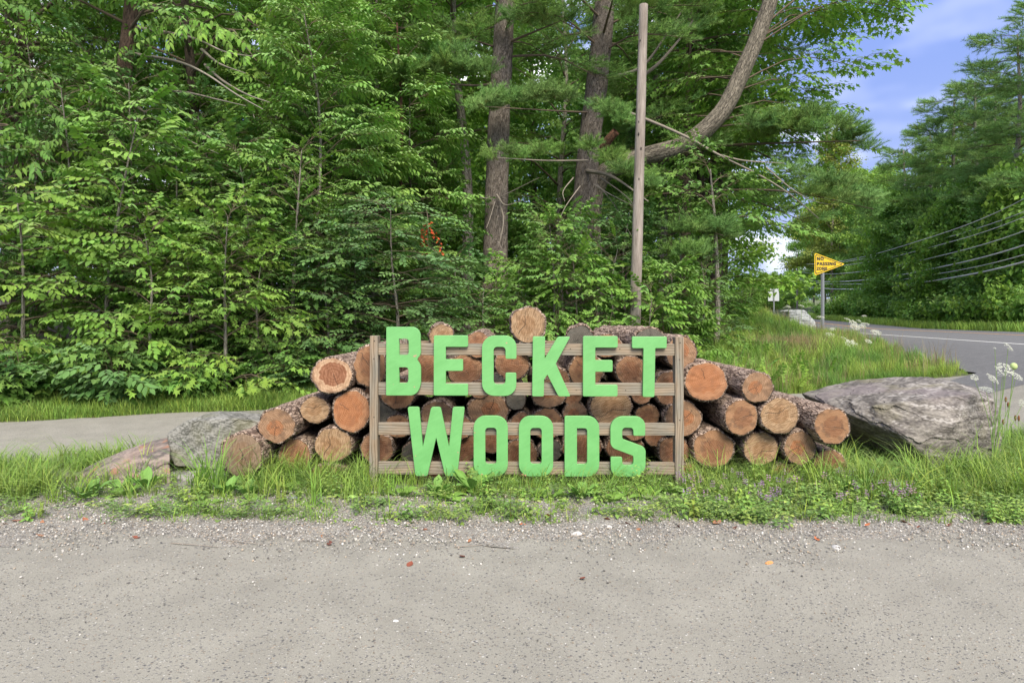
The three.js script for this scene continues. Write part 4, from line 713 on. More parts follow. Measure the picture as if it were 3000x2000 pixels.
// tall crowns that overhang the lane from the left
decid({ name: 'birch_tree', label: 'tall birch with long drooping leafy twigs overhanging the lane', at: foot(-210, 12.6), h: 13, r: .2, species: 'birch', colour: G.mid, bark: M.greyBark, t0: .28, seed: 61, n: 44, len: (q) => 4 * (1 - .4 * q), hang: .3, droop: .3, dens: 1.2 });
decid({ name: 'birch_tree', label: 'birch with hanging twigs of pointed leaves above the bare grey branches', at: foot(560, 14.2), h: 13, r: .16, species: 'birch', colour: G.fresh, bark: M.darkBark, t0: .45, seed: 62, n: 34, len: (q) => 3 * (1 - .4 * q), hang: .3, droop: .3 });
decid({ name: 'birch_tree', label: 'birch half outside the view with twigs hanging over the yellowish sapling', at: foot(60, 13.8), h: 13, r: .18, species: 'birch', colour: G.mid, bark: M.darkBark, t0: .3, seed: 63, n: 40, len: (q) => 3.2 * (1 - .4 * q), hang: .3, droop: .3 });
{
  // low thicket along the lane and the foot of the bank
  const R = rng(91), lab = 'low leafy bush in the thicket along the lane', cs = [G.fresh, G.mid, G.mid, G.deep];
  for (let i = 0; i < 34; i++) { const px = -150 + i * 38 + 30 * R(), d0 = laneFar((px - 1500) / F * 10), d = d0 + 1.0 + 1.3 * R(); shrub({ seed: 200 + i, at: gpx(px, d), label: `low ${['bright', 'small-leaved', 'broad-leaved', 'lobe-leaved', 'dense'][i % 5]} bush ${px < 300 ? 'by the lane under the yellowish sapling' : px < 560 ? 'by the lane under the pale broad-leaved sapling' : px < 800 ? 'by the lane under the yellowish young maple' : 'along the lane behind the log pile'}`, group: 'bushes along the lane', species: ['shrub', 'small', 'ovate', 'maple', 'shrub'][i % 5], colour: cs[Math.floor(R() * 4)], n: 12, per: 6, h: .5 + .5 * R(), w: .5 + .25 * R(), scale: .9 }); }
  for (const [i, [px, d, h]] of [[1620, 12.4, 1.3], [1700, 12.8, 1.2], [1770, 12.2, 1.35], [1830, 12.8, 1.1], [1560, 12.8, 1.0], [1950, 13.6, 1.2], [2030, 14.4, 1.1], [2000, 16.2, 1.3], [2080, 17, 1.2], [2130, 19, 1.4], [2180, 22, 1.4], [2200, 26, 1.5]].entries()) shrub({ seed: 260 + i, at: gpx(px, d), label: 'small-leaved bush where the wood meets the grass bank', group: 'bushes on the bank behind the logs', species: i % 2 ? 'small' : 'shrub', colour: G.fresh, n: 16, per: 8, h, w: .6, scale: 1 });
}
{
  // woods across the highway
  const at = (px, s) => { const d = s / ((px - 1500) / F - .23); return gpx(px, d); };
  const pineF = (px, s, h0, i, h = h0 * .93) => tree({ name: 'pine_tree', label: 'tall pine in the wood across the highway', group: 'pines across the highway', at: at(px, s), h, r: .26, taper: .8, species: 'pine', colour: G.pine, bark: M.greyBark, n: 34, t0: .36, len: (q) => 3.9 * (1 - .68 * q), el: (q) => .02 + .3 * q, seed: 300 + i, sub: 7, scale: 2.2, dens: 1.15, bare: .3, droop: .02, roll: .8 });
  [[3080, 23, 20], [2960, 21, 18.5], [2880, 23, 18], [2800, 22, 17.5], [2720, 24, 17.5], [2660, 22, 16], [3010, 29, 20], [2840, 30, 20], [2930, 26, 19], [3200, 22, 18], [2600, 26, 15]].forEach(([px, s, h], i) => pineF(px, s, h, i));
  const leafF = (px, s, h, i, c, o = {}) => decid({ name: 'leafy_tree', label: 'broad leafy tree at the edge of the wood across the highway', group: 'leafy trees across the highway', at: at(px, s), h, r: .16, species: 'clump', colour: c, bark: M.greyBark, t0: .08, n: 40, len: (q) => (1.2 + .2 * h) * (1 - .55 * q), scale: 1.5, dens: 1, seed: 340 + i, ...o });
  [[3120, 19.5, 7], [3000, 20, 8], [2930, 19.5, 7], [2850, 20, 8.5], [2780, 19.5, 7], [2700, 20, 9], [2640, 20, 10], [2580, 25, 15], [2520, 28, 18], [2460, 29, 20], [2420, 29, 20], [2385, 30, 19], [2545, 32, 20], [2480, 34, 22], [2620, 31, 18], [2350, 32, 19], [2750, 27, 14], [2900, 25, 12]].forEach(([px, s, h], i) => leafF(px, s, h, i, [G.fresh, G.yellow, G.ash][i % 3]));
  decid({ name: 'leafy_tree', label: 'yellow-green leafy tree rising above the yellow triangular sign', at: at(2440, 27), h: 25, r: .25, species: 'clump', colour: G.olive, bark: M.greyBark, t0: .2, n: 44, len: (q) => 6.5 * (1 - .5 * q), scale: 2.1, seed: 399 });
  const R = rng(13); for (let i = 0; i < 22; i++) { const px = 2400 + i * 33 + 20 * R(); shrub({ seed: 420 + i, at: at(px, 16.8 + 1.6 * R()), label: 'low bush on the far verge in front of the highway wood', group: 'bushes across the highway', species: 'clump', colour: [G.fresh, G.ash, G.yellow][i % 3], n: 12, per: 5, h: 1.4 + R(), w: 1.2, scale: 1.25 }); }
}
console.log('sprays', count);
// ---------------------------------------------------------------- grass, weeds, flowers, litter
function tuft(n, h, w, spread, bend, seed, k = [1, 1, 1]) {
  const R = rng(seed), T = new Tri();
  for (let i = 0; i < n; i++) {
    const a = R() * 6.283, d = V(Math.cos(a), 0, Math.sin(a)), s = V(-d.z, 0, d.x), o = V((R() - .5) * spread, 0, (R() - .5) * spread), l = h * (.45 + .6 * R()), b = bend * (.3 + R()), v = .75 + .5 * R(), c = [k[0] * v, k[1] * v, k[2] * v];
    const at = (t, q) => o.clone().addScaledVector(d, b * l * t * t).add(V(0, l * (t - .35 * b * t * t * t), 0)).addScaledVector(s, q * w * (1 - t * t) * .5);
    for (let j = 0; j < 3; j++) { const t0 = j / 3, t1 = (j + 1) / 3; T.t(at(t0, -1), at(t0, 1), at(t1, 1), c); if (j < 2) T.t(at(t0, -1), at(t1, 1), at(t1, -1), c); }
  }
  return T.geo();
}
const GR = { lawn: [.195, .340, .052], lush: [.150, .295, .052], light: [.280, .400, .070], dry: [.34, .27, .14] };
function put(list, p, R, s, c, sy = 1, tilt = .15) { const m = new THREE.Matrix4().compose(p, new THREE.Quaternion().setFromEuler(new THREE.Euler((R() - .5) * tilt, R() * 6.283, (R() - .5) * tilt)), V(s, s * sy, s)); list.push({ m, c }); }
const free = (x, d) => !(onTrack(x, d) || onLane(x, d) || onAsphalt(x, d));
{
  const R = rng(501), near = [], edge = [], bank = [], weeds = [], verge = [], far = [], dry = [];
  // island: thick under the logs, thin over the gravel
  for (let i = 0; i < 26000; i++) {
    const d = 4.0 + 3.0 * R(), x = (-.95 + 1.95 * R()) * d, px = 1500 + x / d * F; if (!free(x, d)) continue;
    const m = .5 + .5 * n2(x * 1.4 + 5, d * 1.9), right = ss(1900, 2300, px), leftSide = 1 - ss(350, 620, px);
    const gap = ss(-.15, .35, n2(x * 1.1 + 40, d * 3.2)); let p = ss(4.6, 4.95, d + .5 * (m - .5)) * (.1 + .5 * m); p = Math.max(p, .34 * gap * ss(4.02, 4.15, d));
    p = Math.max(p, right * ss(4.05, 4.3, d) * (.3 + .5 * m), ss(4.02, 4.12, d) * (1 - ss(4.3, 4.45, d)) * (m > .5 ? .28 : .1));
    p = lerp(p, ss(4.65, 5.0, d + .3 * m) * (.25 + .5 * m) + .12 * gap, leftSide * .8); if (px > 150 && px < 700 && d > 4.75 && d < 5.5) p *= .15;
    if (d > 5.3 && px > 700 && px < 2450) p *= .12;
    if (R() > p) continue;
    const mid = ss(1000, 1080, px) * (1 - ss(2020, 2100, px)), tall = ss(4.7, 5.1, d), s = lerp(.42 + .2 * tall + .35 * R() ** 2 + (R() < .05 ? .5 : 0), .36 + .35 * R() ** 2 + (R() < .1 ? .5 : 0), mid);
    put(d < 4.6 ? edge : near, onGround(x, d, .004), R, s, tint(R() < .75 ? GR.lawn : GR.light, R, .5), .8 + .5 * R());
  }
  instanced('grass', tuft(9, .27, .0065, .13, .95, 1), M.grass, near, null, true).userData.label = 'green grass growing round the foot of the log pile';
  instanced('grass', tuft(8, .15, .008, .09, 1.0, 2), M.grass, edge, null, true).userData.label = 'short pale grass at the edge of the dirt road';
  // the bank on the right and the verges
  for (let i = 0; i < 60000; i++) {
    const d = 8 + 40 * R() ** 1.7, px = 1650 + 1400 * R(), x = (px - 1500) / F * d; if (!free(x, d) || d < laneFar(x) + .05) continue; const s = lateral(x, d); if (s > 15) continue; if (d < 13 && px < 1950) continue;
    const m = n2(x * .5, d * .5), h = ss(0, 3, d - laneFar(x)); if (x > 6.2 && d < 14 && R() < .35) continue;
    put(bank, onGround(x, d, -.02), R, (.42 + .38 * h + .4 * R()) * (.75 + .5 * ss(-.5, .5, n2(x * 1.7, d * 1.3))) * (1 - .45 * ss(3.6, 5.4, s)), tint(m > .2 ? GR.light : m < -.35 ? GR.lush : GR.lawn, R, .7), .7 + .7 * R(), .6);
    if (R() < .06 && s < 3.4 - .6 * R()) sprayAt(weeds, onGround(x, d, .05 + .14 * R()), V(R() - .5, .3 + R() * .8, R() - .5), R, .7 + .5 * R(), tint(R() < .5 ? G.fresh : G.yellow, R), .8);
    if (R() < .05 && n2(x * .9 + 9, d * .9) > .1) put(dry, onGround(x, d, 0), R, 1 + .5 * R(), tint(GR.dry, R, .3));
  }
  for (let i = 0; i < 420; i++) { const a = R() * 6.283, q = Math.sqrt(R()), d = 15.2 + Math.sin(a) * q * .9, x = (2300 - 1500) / F * 15.2 + Math.cos(a) * q * 1.0; put(dry, onGround(x, d, 0), R, .9 + .5 * R(), tint(GR.dry, R, .3)); }
  instanced('tall_grass', tuft(18, .42, .009, .24, .5, 3), M.grass, bank, null, true).userData.label = 'tall green grass covering the bank behind the logs';
  instanced('bank_weeds', sprays.shrub[1], M.leaf, weeds, null, true).userData.label = 'leafy weeds growing through the tall grass of the bank';
  instanced('dry_grass', tuft(14, .5, .005, .2, .35, 4), M.grass, dry, null, true).userData.label = 'dry tan seed heads in the tall grass of the bank';
  for (let i = 0; i < 9000; i++) { const px = -300 + 1900 * R(), d0 = laneFar((px - 1500) / F * 9.5), d = d0 - .02 + 1.5 * R() ** 1.3, x = (px - 1500) / F * d; if (!free(x, d)) continue; put(verge, onGround(x, d, -.01), R, .5 + .7 * R(), tint(R() < .55 ? GR.lawn : GR.light, R, .6), .6 + .9 * R()); }
  instanced('grass', tuft(11, .2, .008, .18, .9, 5), M.grass, verge, null, true).userData.label = 'grass verge between the gravel lane and the thicket';
  for (let i = 0; i < 12000; i++) { const s = 15.3 + 6 * R(), d = 16 + 60 * R() ** 1.4, x = s + .23 * d; put(far, onGround(x, d, -.02), R, 1 + .8 * R(), tint(R() < .5 ? GR.light : GR.lawn, R, .4)); }
  instanced('grass', tuft(16, .38, .016, .4, .5, 6), M.grass, far, null, true).userData.label = 'grass verge on the far side of the highway';
}
{ // clover, thyme and other low cover
  const R = rng(601), T = new Tri();
  for (let i = 0; i < 34; i++) { const a = R() * 6.283, r = .075 * Math.sqrt(R()), p = V(Math.cos(a) * r, .012 + .05 * R(), Math.sin(a) * r), v = .7 + .6 * R(), d = V(R() - .5, .1 * R(), R() - .5); leaf(T, p, d, V((R() - .5) * .6, 1, (R() - .5) * .6), .018 + .012 * R(), .0065, .3, [v, v, v], [[0, 0], [.55, 1], [1, 0]]); }
  const list = [], fl = [];
  for (let i = 0; i < 13000; i++) {
    const d = 3.98 + 1.6 * R(), x = (-.9 + 1.9 * R()) * d, px = 1500 + x / d * F, m = .5 + .5 * n2(x * 1.7, d * 2.1 + 7); if (!free(x, d)) continue;
    const right = ss(1850, 2150, px); const rag = d - .16 * n2(x * 2.3, 31) - .07 * n2(x * 7, 12); let p = right * ss(4.08, 4.2, rag) * (.12 + .75 * ss(-.25, .45, n2(x * 2.1 + 50, d * 3.4))) + (1 - right) * (.03 + .2 * ss(.25, .6, n2(x * 1.3 + 17, d * 2.8))) * ss(4.02, 4.2, d) * (1 - .7 * ss(4.6, 5, d)); if (R() > p) continue;
    put(list, onGround(x, d, .006), R, .7 + .8 * R(), tint(R() < .6 ? [.17, .29, .06] : [.26, .37, .08], R, .6), .7 + .6 * R());
    if (px > 1980 && px < 2720 && d > 4.15 && d < 4.95 && n2(x * 2.3 + 3, d * 2.6) > .0 && R() < .4) put(fl, onGround(x, d, .09 + .05 * R()), R, .9 + .6 * R(), tint([.38, .24, .38], R, .5));
  }
  instanced('ground_cover', T.geo(), M.grass, list, null, true).userData.label = 'low clover and creeping weeds along the road edge';
  const F2 = new Tri(); for (let i = 0; i < 16; i++) { const a = R() * 6.283, y = .035 * R(), p = V(Math.cos(a) * .006, y, Math.sin(a) * .006), v = .7 + .7 * R(); leaf(F2, p, V(Math.cos(a), .5, Math.sin(a)), UP, .011, .0045, .1, [v, v * .95, v], [[0, 0], [.5, 1], [1, 0]]); }
  instanced('thyme_flowers', F2.geo(), M.leaf, fl, null, true).userData.label = 'tiny purple flowers among the clover';
}
{ // upright leafy weeds and long stray grass over the verge
  const R = rng(655), T = new Tri(); twig(T, [V(0, 0, 0), V(.008, .09, .004), V(.0, .17, 0)], .0016);
  for (let i = 0; i < 15; i++) { const t = .1 + .9 * i / 14, a = i * 2.4, v = .8 + .4 * R(), l = .05 * (1.15 - .6 * t); leaf(T, V(0, .17 * t, 0), V(Math.cos(a), .45 - .3 * R(), Math.sin(a)), V(-Math.cos(a) * .3, 1, -Math.sin(a) * .3), l, l * .3, .5, [v, v, v], [[0, 0], [.45, 1], [1, 0]]); }
  const list = [], tall = [];
  for (let i = 0; i < 3600; i++) {
    const d = 4.03 + 1.05 * R(), x = (-.86 + 1.8 * R()) * d, px = 1500 + x / d * F, m = n2(x * 1.8 + 70, d * 2.6), right = ss(1850, 2150, px); if (!free(x, d)) continue;
    const rag = d - .14 * n2(x * 2.3, 31); if (rag < 4.08 || R() > (.1 + .42 * right) * ss(-.1, .5, m) + .03) continue;
    put(list, onGround(x, d, .002), R, .5 + .65 * R(), tint(R() < .5 ? [.2, .36, .06] : [.26, .4, .07], R, .5), .8 + .5 * R(), .5);
  }
  for (let i = 0; i < 1500; i++) {
    const d = 4.45 + .8 * R() ** .7, x = (-.86 + 1.8 * R()) * d, px = 1500 + x / d * F, m = n2(x * 2.4 + 11, d * 2); if (!free(x, d)) continue;
    const mid = ss(1060, 1120, px) * (1 - ss(1960, 2040, px)), right = ss(2450, 2750, px); if (R() > (m > .0 ? .8 : .15) * (1 - .7 * mid) * (px > 180 && px < 430 ? .3 : px >= 430 && px < 720 ? .08 : 1)) continue;
    put(tall, onGround(x, d, 0), R, (.5 + .55 * R()) * (1 - .35 * mid) * (1 + .2 * right), tint(R() < .4 ? GR.lawn : GR.light, R, .5), 1, .3);
  }
  instanced('verge_weeds', T.geo(), M.grass, list, null, true).userData.label = 'small upright leafy weeds scattered along the road verge';
  instanced('long_grass', tuft(8, .46, .0075, .08, .75, 8), M.grass, tall, null, true).userData.label = 'long arching grass blades in front of the log pile';
}
{ // loose stone on the road edge and lane
  const R = rng(701), g = new THREE.IcosahedronGeometry(1, 1), p = g.attributes.position; for (let i = 0; i < p.count; i++) { const x = p.getX(i), y = p.getY(i), z = p.getZ(i), k = 1 + .28 * n3(x * 1.3, y * 1.3, z * 1.3); p.setXYZ(i, x * k, y * k * .7, z * k); } g.computeVertexNormals();
  const list = [], tn = tones.map((c) => srgb(...c).lerp(srgb(140, 136, 127), .35).multiplyScalar(.85));
  for (let i = 0; i < 52000; i++) {
    const d = 3.15 + 1.75 * R(), x = (-.86 + 1.72 * R()) * d, w = ss(3.45, 3.95, d + .25 * n2(x * .8, 4)) * .9 + .03; if (R() > w) continue;
    const s = .0019 + .005 * R() ** 3; const m = new THREE.Matrix4().compose(V(x, .014 + .012 * ss(3.5, 3.8, d) + s * .3, -d), new THREE.Quaternion().setFromEuler(new THREE.Euler(R() * .8, R() * 6.28, R() * .8)), V(s, s, s)); list.push({ m, c: tn[Math.floor(R() * tn.length)].clone().multiplyScalar(.75 + .5 * R()) });
  }
  for (let i = 0; i < 9000; i++) { const d = .9 + 2.6 * R(), x = (-.86 + 1.72 * R()) * d, s = .0012 + .003 * R() ** 4; list.push({ m: new THREE.Matrix4().compose(V(x, .013 + s * .2, -d), new THREE.Quaternion().setFromEuler(new THREE.Euler(R(), R() * 6, R())), V(s, s, s)), c: tn[Math.floor(R() * tn.length)].clone().multiplyScalar(.6 + .5 * R()) }); }
  instanced('gravel', g, mat({ color: 0xffffff }), list, null, true).userData.label = 'loose grey gravel scattered along the road edge';
  // single stones that stand out
  const st = [[1690, 1574, .03, [176, 172, 166]], [2452, 1613, .024, [168, 166, 162]], [860, 1467, .032, [112, 118, 124]], [1012, 1476, .024, [196, 186, 172]], [1045, 1588, .02, [176, 172, 160]], [2700, 1510, .028, [176, 175, 172]], [1785, 1552, .02, [188, 184, 176]], [1160, 1830, .012, [206, 204, 198]]];
  st.forEach(([px, py, r, c], i) => { const q = hit(px, py), gg = g.clone(); gg.scale(r * 1.2, r * .75, r); gg.rotateY(i * 1.3); const m = mesh('pebble', gg, mat({ color: srgb(...c) })); m.position.set(q.x, q.y + r * .25 + .012, q.z); tag(m, ['rounded pale pebble on the gravel below the first letter O', 'flat white pebble on the road beside the clover', 'flat blue-grey pebble at the grass edge below the pale star-cracked log', 'cream pebble at the grass edge near the left sign post', 'small pale pebble on the gravel near the left post', 'white pebble in the clover below the large boulder', 'small grey pebble on the gravel below the letter S', 'tiny white pebble on the smooth road'][i], 'pebble'); });
}
{ // broad-leaved dock and plantain
  const dockProf = [[0, .1], [.18, .28], [.4, .85], [.62, 1], [.82, .66], [1, 0]];
  function dock(seed, n, len, wid, up, k) { const R = rng(seed), T = new Tri(), g = []; for (let i = 0; i < n; i++) { const a = i * 2.4 + R(), e = up * (.5 + .8 * R()), v = .85 + .35 * R(), l = len * (.6 + .5 * R()), c = [k[0] * v, k[1] * v, k[2] * v]; const t1 = new Tri(); leaf(t1, V(Math.cos(a) * .01, .005, Math.sin(a) * .01), V(Math.cos(a), e, Math.sin(a)), V(-Math.cos(a) * .4, 1, -Math.sin(a) * .4), l, wid * l * (.8 + .4 * R()), .25 + .35 * R(), c, dockProf); g.push(t1.geo()); } return g; }
  M.dock = leafMat({ roughness: .55, transmission: .3 });
  const protos = [[9, .21, .13, 1.2, [.19, .34, .06]], [10, .15, .15, .6, [.23, .37, .07]], [8, .27, .125, 1.7, [.15, .29, .06]], [12, .13, .14, .35, [.26, .38, .08]]].map((a, i) => {
    const g = dock(800 + i, ...a), t = new THREE.Group(); t.name = ['dock_plant', 'plantain', 'dock_plant', 'dandelion'][i]; g.forEach((q) => mesh('leaf', q, M.dock, t)); return t;
  });
  const R = rng(808), spots = [
    [430, 1440, 2, 'broad dock clump in the grass beside the flat grey stone'], [745, 1480, 0, 'bright dock plant with drooping leaf at the gravel edge'], [205, 1500, 1, 'small plantain rosette on the gravel beside the long slab'], [380, 1492, 1, null], [840, 1440, 0, 'upright dock with one tall leaf below the red-brown log'], [700, 1430, 2, null],
    [1070, 1420, 2, 'tall dark dock leaf beside the foot of the left sign post'], [1420, 1375, 2, 'tall dock standing inside the first letter O'], [1385, 1435, 2, 'upright dock with narrow leaves under the letter W'], [1310, 1470, 0, null], [1345, 1480, 0, 'dock with pale-ribbed leaves on the gravel below the letter W'], [1440, 1500, 1, null], [1610, 1490, 1, null], [1545, 1460, 0, null], [1700, 1460, 0, null], [1790, 1480, 0, null], [1825, 1500, 1, 'bushy bright weed on the gravel below the letter S'], [1900, 1470, 0, null], [1990, 1490, 1, null], [1960, 1520, 1, null],
    [2290, 1395, 0, 'dock with red-tinged leaf in front of the small sunken log'], [2560, 1380, 2, 'large dock plant in the shade of the big boulder'], [2610, 1420, 2, 'broad dock beside the large shaded dock'], [2660, 1400, 2, null], [2700, 1430, 0, null], [2540, 1440, 0, null], [2870, 1390, 0, 'tall narrow-leaved weed against the right end of the big boulder'], [2830, 1440, 1, null], [2215, 1545, 1, 'flat dock rosette at the road edge below the bottom logs'], [2290, 1500, 1, null], [2330, 1450, 1, null], [2080, 1450, 1, null], [2930, 1460, 0, null],
    [1040, 1525, 3, 'bright dandelion rosette on the gravel below the left post'], [930, 1515, 3, null], [140, 1515, 3, null], [290, 1530, 3, null], [560, 1510, 3, null], [620, 1545, 3, null], [1120, 1540, 3, null], [1250, 1530, 3, null], [1480, 1535, 3, null], [1690, 1530, 3, null], [1870, 1540, 3, null], [2420, 1520, 3, null], [2750, 1520, 3, null], [60, 1490, 1, null], [500, 1470, 1, null], [600, 1490, 0, null], [1180, 1470, 1, null], [2150, 1480, 3, null], [2480, 1470, 1, null],
    [420, 1205, 2, 'large pale-leaved burdock on the verge across the lane'], [130, 1215, 0, null], [700, 1185, 2, null], [300, 1200, 1, null],
  ];
  for (let i = 0; i < 70; i++) { const d = 4.03 + .85 * R(), px = 40 + 2920 * R(); spots.push([px, HZ + EYE * F / d, d > 4.6 ? (R() < .6 ? 0 : 2) : (R() < .5 ? 3 : 1), null]); }
  const gen = ['dock plant growing among the grass at the road edge', 'small plantain rosette growing at the road edge', 'dock plant growing among the grass at the road edge', 'dandelion rosette growing in the loose gravel'];
  for (const [px, py, k, label] of spots) { const q = hit(px, py), c = protos[k].clone(); c.name = numbered(protos[k].name); c.position.set(q.x, q.y - .006, q.z); c.rotation.y = R() * 6.28; const s = (.75 + .5 * R()) * (py < 1250 ? 1.6 : 1); c.scale.setScalar(s); tag(c, label ?? gen[k], 'weed', label ? undefined : ['dock plants', 'plantains', 'dock plants', 'dandelions'][k]); scene.add(c); }
  // the tall arching grass clump in front of the square boulder
  const q = hit(610, 1450), m = mesh('grass_clump', tuft(70, .55, .011, .2, .75, 33), M.grass2 = leafMat({ color: new THREE.Color(.19, .34, .06), transmission: .45 })); m.position.copy(q); tag(m, 'tall arching grass clump in front of the square boulder', 'grass clump');
}
{ // wild carrot: tall plant by the big boulder, others on the bank
  const stemM = mat({ color: srgb(112, 140, 70) }), white = leafMat({ color: new THREE.Color(.46, .48, .42), transmission: .15 });
  function umbel(r, seed) { const R = rng(seed), T = new Tri(); for (let i = 0; i < 90; i++) { const a = R() * 6.283, q = r * Math.sqrt(R()), p = V(Math.cos(a) * q, .25 * r * (1 - (q / r) ** 2) + .12 * r * (R() - .5), Math.sin(a) * q), v = .85 + .25 * R(); for (let k = 0; k < 3; k++) leaf(T, p, V(Math.cos(a + k * 2.1), .2, Math.sin(a + k * 2.1)), UP, r * .13, r * .05, 0, [v, v, v * .95], [[0, 0], [.5, 1], [1, 0]]); } return T.geo(); }
  const base = hit(2912, 1395), D = -base.z, t = thing('wild_carrot', 'tall wild carrot with lacy white flower heads beside the big boulder', 'wildflower', [base.x, base.y, base.z]);
  const heads = [[2955, 1017, .05, .5], [2944, 1082, .065, .3], [2938, 1098, .045, 1.2], [2909, 1110, .055, .4], [2856, 1106, .03, .4], [2891, 1142, .055, .2], [2978, 1102, .05, .25], [2997, 1180, .03, .6], [2928, 1190, .012, .5], [2916, 1020, .012, 0]];
  heads.forEach(([px, py, r, tilt], i) => { const h = P(px, py, D + (i % 3 - 1) * .08).sub(base), fork = V(.02 + h.x * .45, h.y * .62, h.z * .5), st = mesh('stem', tube([V((i % 4 - 1.5) * .01, -.03, 0), V(h.x * .15 + .01 * (i % 3), h.y * .35, 0), fork, h.clone().add(V(0, -.01, 0))], (q) => .0036 * (1 - .55 * q), 14, 6), stemM, t); const f = mesh('flower_head', umbel(r, 900 + i), white, t); f.position.copy(h); f.rotation.set(.5 + tilt * .5, i, tilt * (i % 2 ? 1 : -1)); for (let k = 0; k < 2; k++) { const y = .35 + .25 * k; mesh('leaflet', (() => { const T = new Tri(), R = rng(i * 5 + k); for (let z = 0; z < 6; z++) leaf(T, V(z * .012, 0, 0), V(.5, .3 * (R() - .3), (z % 2 ? 1 : -1)), UP, .03, .004, .3, [1, 1, 1]); return T.geo(); })(), M.grass2, t).position.set(fork.x * (y / .62), h.y * y, fork.z * y / .62); } });
  const bud = P(2971, 1073, D).sub(base), bt = mesh('bud', (() => { const g = new THREE.SphereGeometry(.028, 14, 10); g.scale(1, 1.1, 1); return g; })(), mat({ color: srgb(164, 182, 120) }), t); bt.position.copy(bud); mesh('stem', tube([V(.02, -.03, 0), V(bud.x * .7, bud.y * .5, 0), bud.clone().add(V(0, -.02, 0))], () => .003, 12, 6), stemM, t);
  // brown plantain spikes beside it
  const sp = [[2948, 1170, 1300], [2955, 1185, 1310], [2940, 1236, 1320], [2976, 1224, 1330], [2986, 1225, 1335]]; sp.forEach(([px, py, by], i) => { const b0 = hit(px - 14, by + 60), g = thing('ribwort_spike', 'brown plantain seed spike on a thin stalk beside the wild carrot', 'weed', [b0.x, b0.y, b0.z], 'brown spikes by the wild carrot'), h = P(px, py, -b0.z).sub(b0); mesh('stem', tube([V(0, -.02, 0), h.clone().multiplyScalar(.5).add(V(.01, 0, 0)), h], () => .0018, 8, 5), stemM, g); const s = mesh('seed_head', new THREE.SphereGeometry(.009, 8, 8).scale(1, 2.8, 1), mat({ color: srgb(112, 76, 48) }), g); s.position.copy(h); });
  // flowers out on the bank
  const fl = [[2440, 965, 19], [2432, 990, 16.5], [2500, 945, 23], [2517, 940, 23], [2482, 935, 25], [2535, 950, 22], [2560, 972, 19], [2570, 978, 18], [2495, 1012, 15], [2310, 898, 23], [2348, 896, 25], [2405, 930, 24], [2533, 926, 24], [2527, 957, 21], [2506, 958, 20], [2545, 1000, 16], [2470, 992, 17]];
  const bh = umbel(.1, 77); fl.forEach(([px, py, d], i) => { const h = P(px, py, d), gd = ground(h.x, d), g = thing('wild_carrot', 'single white wild carrot flower standing in the bank grass', 'wildflower', [h.x, gd, -d], 'white flowers on the bank'); const hh = Math.max(.25, h.y - gd); mesh('stem', tube([V(0, -.05, 0), V(.02, hh * .5, 0), V(0, hh, 0)], () => .005, 6, 5), stemM, g); const f = mesh('flower_head', bh, white, g); f.position.y = hh; f.rotation.set(.5, i, .2); f.scale.setScalar(.9 + .3 * (i % 3)); });
}
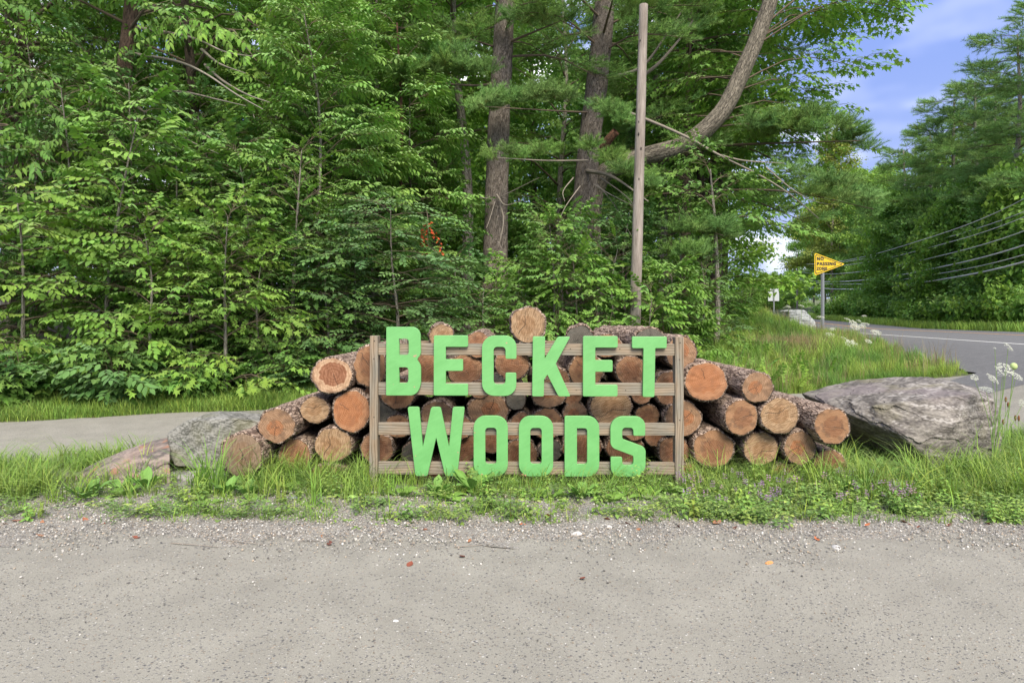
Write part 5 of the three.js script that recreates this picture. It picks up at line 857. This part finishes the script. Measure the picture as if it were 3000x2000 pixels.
{ // fallen leaves, twigs and a cone
  const R = rng(951), T = [1, 2, 3].map((s) => { const q = new Tri(), r = rng(s * 9); leaf(q, V(-.03, .004, 0), V(1, .1 + .2 * r(), 0), V(.2, 1, .3 * (r() - .5)), .065, .021, -.25 + .5 * r(), [1, 1, 1]); return q.geo(); });
  const cols = [[138, 86, 60], [118, 62, 42], [140, 96, 66], [92, 50, 36], [164, 96, 58]].map((c) => mat({ color: srgb(...c), side: THREE.DoubleSide, roughness: .8 }));
  const spots = [[50, 1535], [90, 1530], [120, 1548], [70, 1555], [20, 1545], [250, 1535], [300, 1548], [480, 1500], [685, 1540], [660, 1560], [700, 1570], [820, 1552], [950, 1582], [965, 1600], [1205, 1540], [1245, 1560], [1200, 1665], [1375, 1596], [1500, 1525], [1530, 1545], [1780, 1535], [1840, 1545], [1870, 1560], [1990, 1555], [2395, 1590], [2230, 1565], [2270, 1560], [2330, 1560], [2450, 1562], [2540, 1548], [2660, 1545], [2680, 1555], [2650, 1540], [2780, 1548], [2950, 1550], [2900, 1545], [2350, 1520], [2100, 1540], [2150, 1560], [1605, 1525], [570, 1560], [400, 1585], [120, 1580]];
  spots.forEach(([px, py], i) => { const q = hit(px, py), m = mesh('dry_leaf', T[i % 3], cols[i % 5]); m.position.set(q.x, q.y + .016, q.z); m.rotation.set((R() - .5) * .5, R() * 6.28, (R() - .5) * .5); m.scale.setScalar(.6 + .55 * R()); tag(m, 'curled brown fallen leaf lying along the road edge', 'leaf', 'fallen leaves along the road edge'); });
  const single = (px, py, c, sc, label) => { const q = hit(px, py), m = mesh('dry_leaf', T[1], cols[c]); m.position.set(q.x, q.y + .018, q.z); m.rotation.set(.2, 1 + px, .3); m.scale.setScalar(sc); tag(m, label, 'leaf'); };
  single(1707, 1706, 1, .7, 'curled dark brown leaf alone on the smooth road'); single(1354, 1641, 3, .8, 'dark grey-brown leaf lying on the road below the letter W');
  const cq = hit(2254, 1658), cone = thing('pine_cone', 'small tan pine cone lying on the road in front of the bottom logs', 'cone', [cq.x, cq.y + .014, cq.z]), cm = mat({ color: srgb(190, 134, 84) });
  mesh('core', new THREE.SphereGeometry(.011, 12, 8).scale(2.4, 1, 1), cm, cone); const sg = new THREE.SphereGeometry(.006, 6, 5).scale(1, .5, .9); for (let i = 0; i < 40; i++) { const u = i / 40 * 2 - 1, a = i * 2.4, r = .011 * Math.sqrt(1 - u * u * .85); const s = mesh('scale', sg, cm, cone); s.position.set(u * .024, Math.cos(a) * r, Math.sin(a) * r); s.rotation.x = a; } cone.rotation.y = .5;
  const tw = [[1330, 1612, 1410, 1606], [640, 1590, 780, 1606], [2330, 1555, 2410, 1590], [1090, 1590, 1110, 1600], [500, 1600, 640, 1612]]; tw.forEach(([a, b, c, e], i) => { const p = hit(a, b), q = hit(c, e), m = mesh('twig', tube([p, p.clone().lerp(q, .5).add(V(.01, .004, .01)), q].map((z) => z.clone().sub(p).add(V(0, .02, 0))), (z) => .0035 * (1 - .5 * z), 6, 5, { caps: true }), M.deadBranch); m.position.copy(p); tag(m, 'thin pale twig lying on the gravel road edge', 'twig', 'twigs on the road edge'); });
  // rust-brown dead twig with hanging leaves in the tiered beech
  const b = P(1255, 720, 11.2), dt = thing('dead_spray', 'rust-brown dead leaves hanging on a broken twig above the tiered beech', 'dead branch', [b.x, b.y, b.z]); mesh('twig', tube([P(1250, 615, 11.8).sub(b), P(1255, 660, 11.5).sub(b), V(0, 0, 0), P(1285, 740, 11.1).sub(b)], () => .006, 10, 5), M.twig, dt);
  const L = [], lg = T[0]; for (let i = 0; i < 60; i++) { const k = R(), side = R() < .5; const p = (side ? P(1232 + 20 * R(), 660 + 90 * k, 11.3) : P(1258 + 40 * k, 640 + 85 * k + 30 * R(), 11.3)).sub(b); L.push({ m: new THREE.Matrix4().compose(p, new THREE.Quaternion().setFromEuler(new THREE.Euler(R(), R() * 6, -1.2 + .6 * R())), V(1, 1, 1).multiplyScalar(.7 + .5 * R())), c: new THREE.Color(.8 + .4 * R(), .8 + .3 * R(), .8) }); } instanced('dead_leaves', lg, mat({ color: srgb(170, 76, 40), side: THREE.DoubleSide }), L, dt, true);
}
renderer.render(scene, camera);
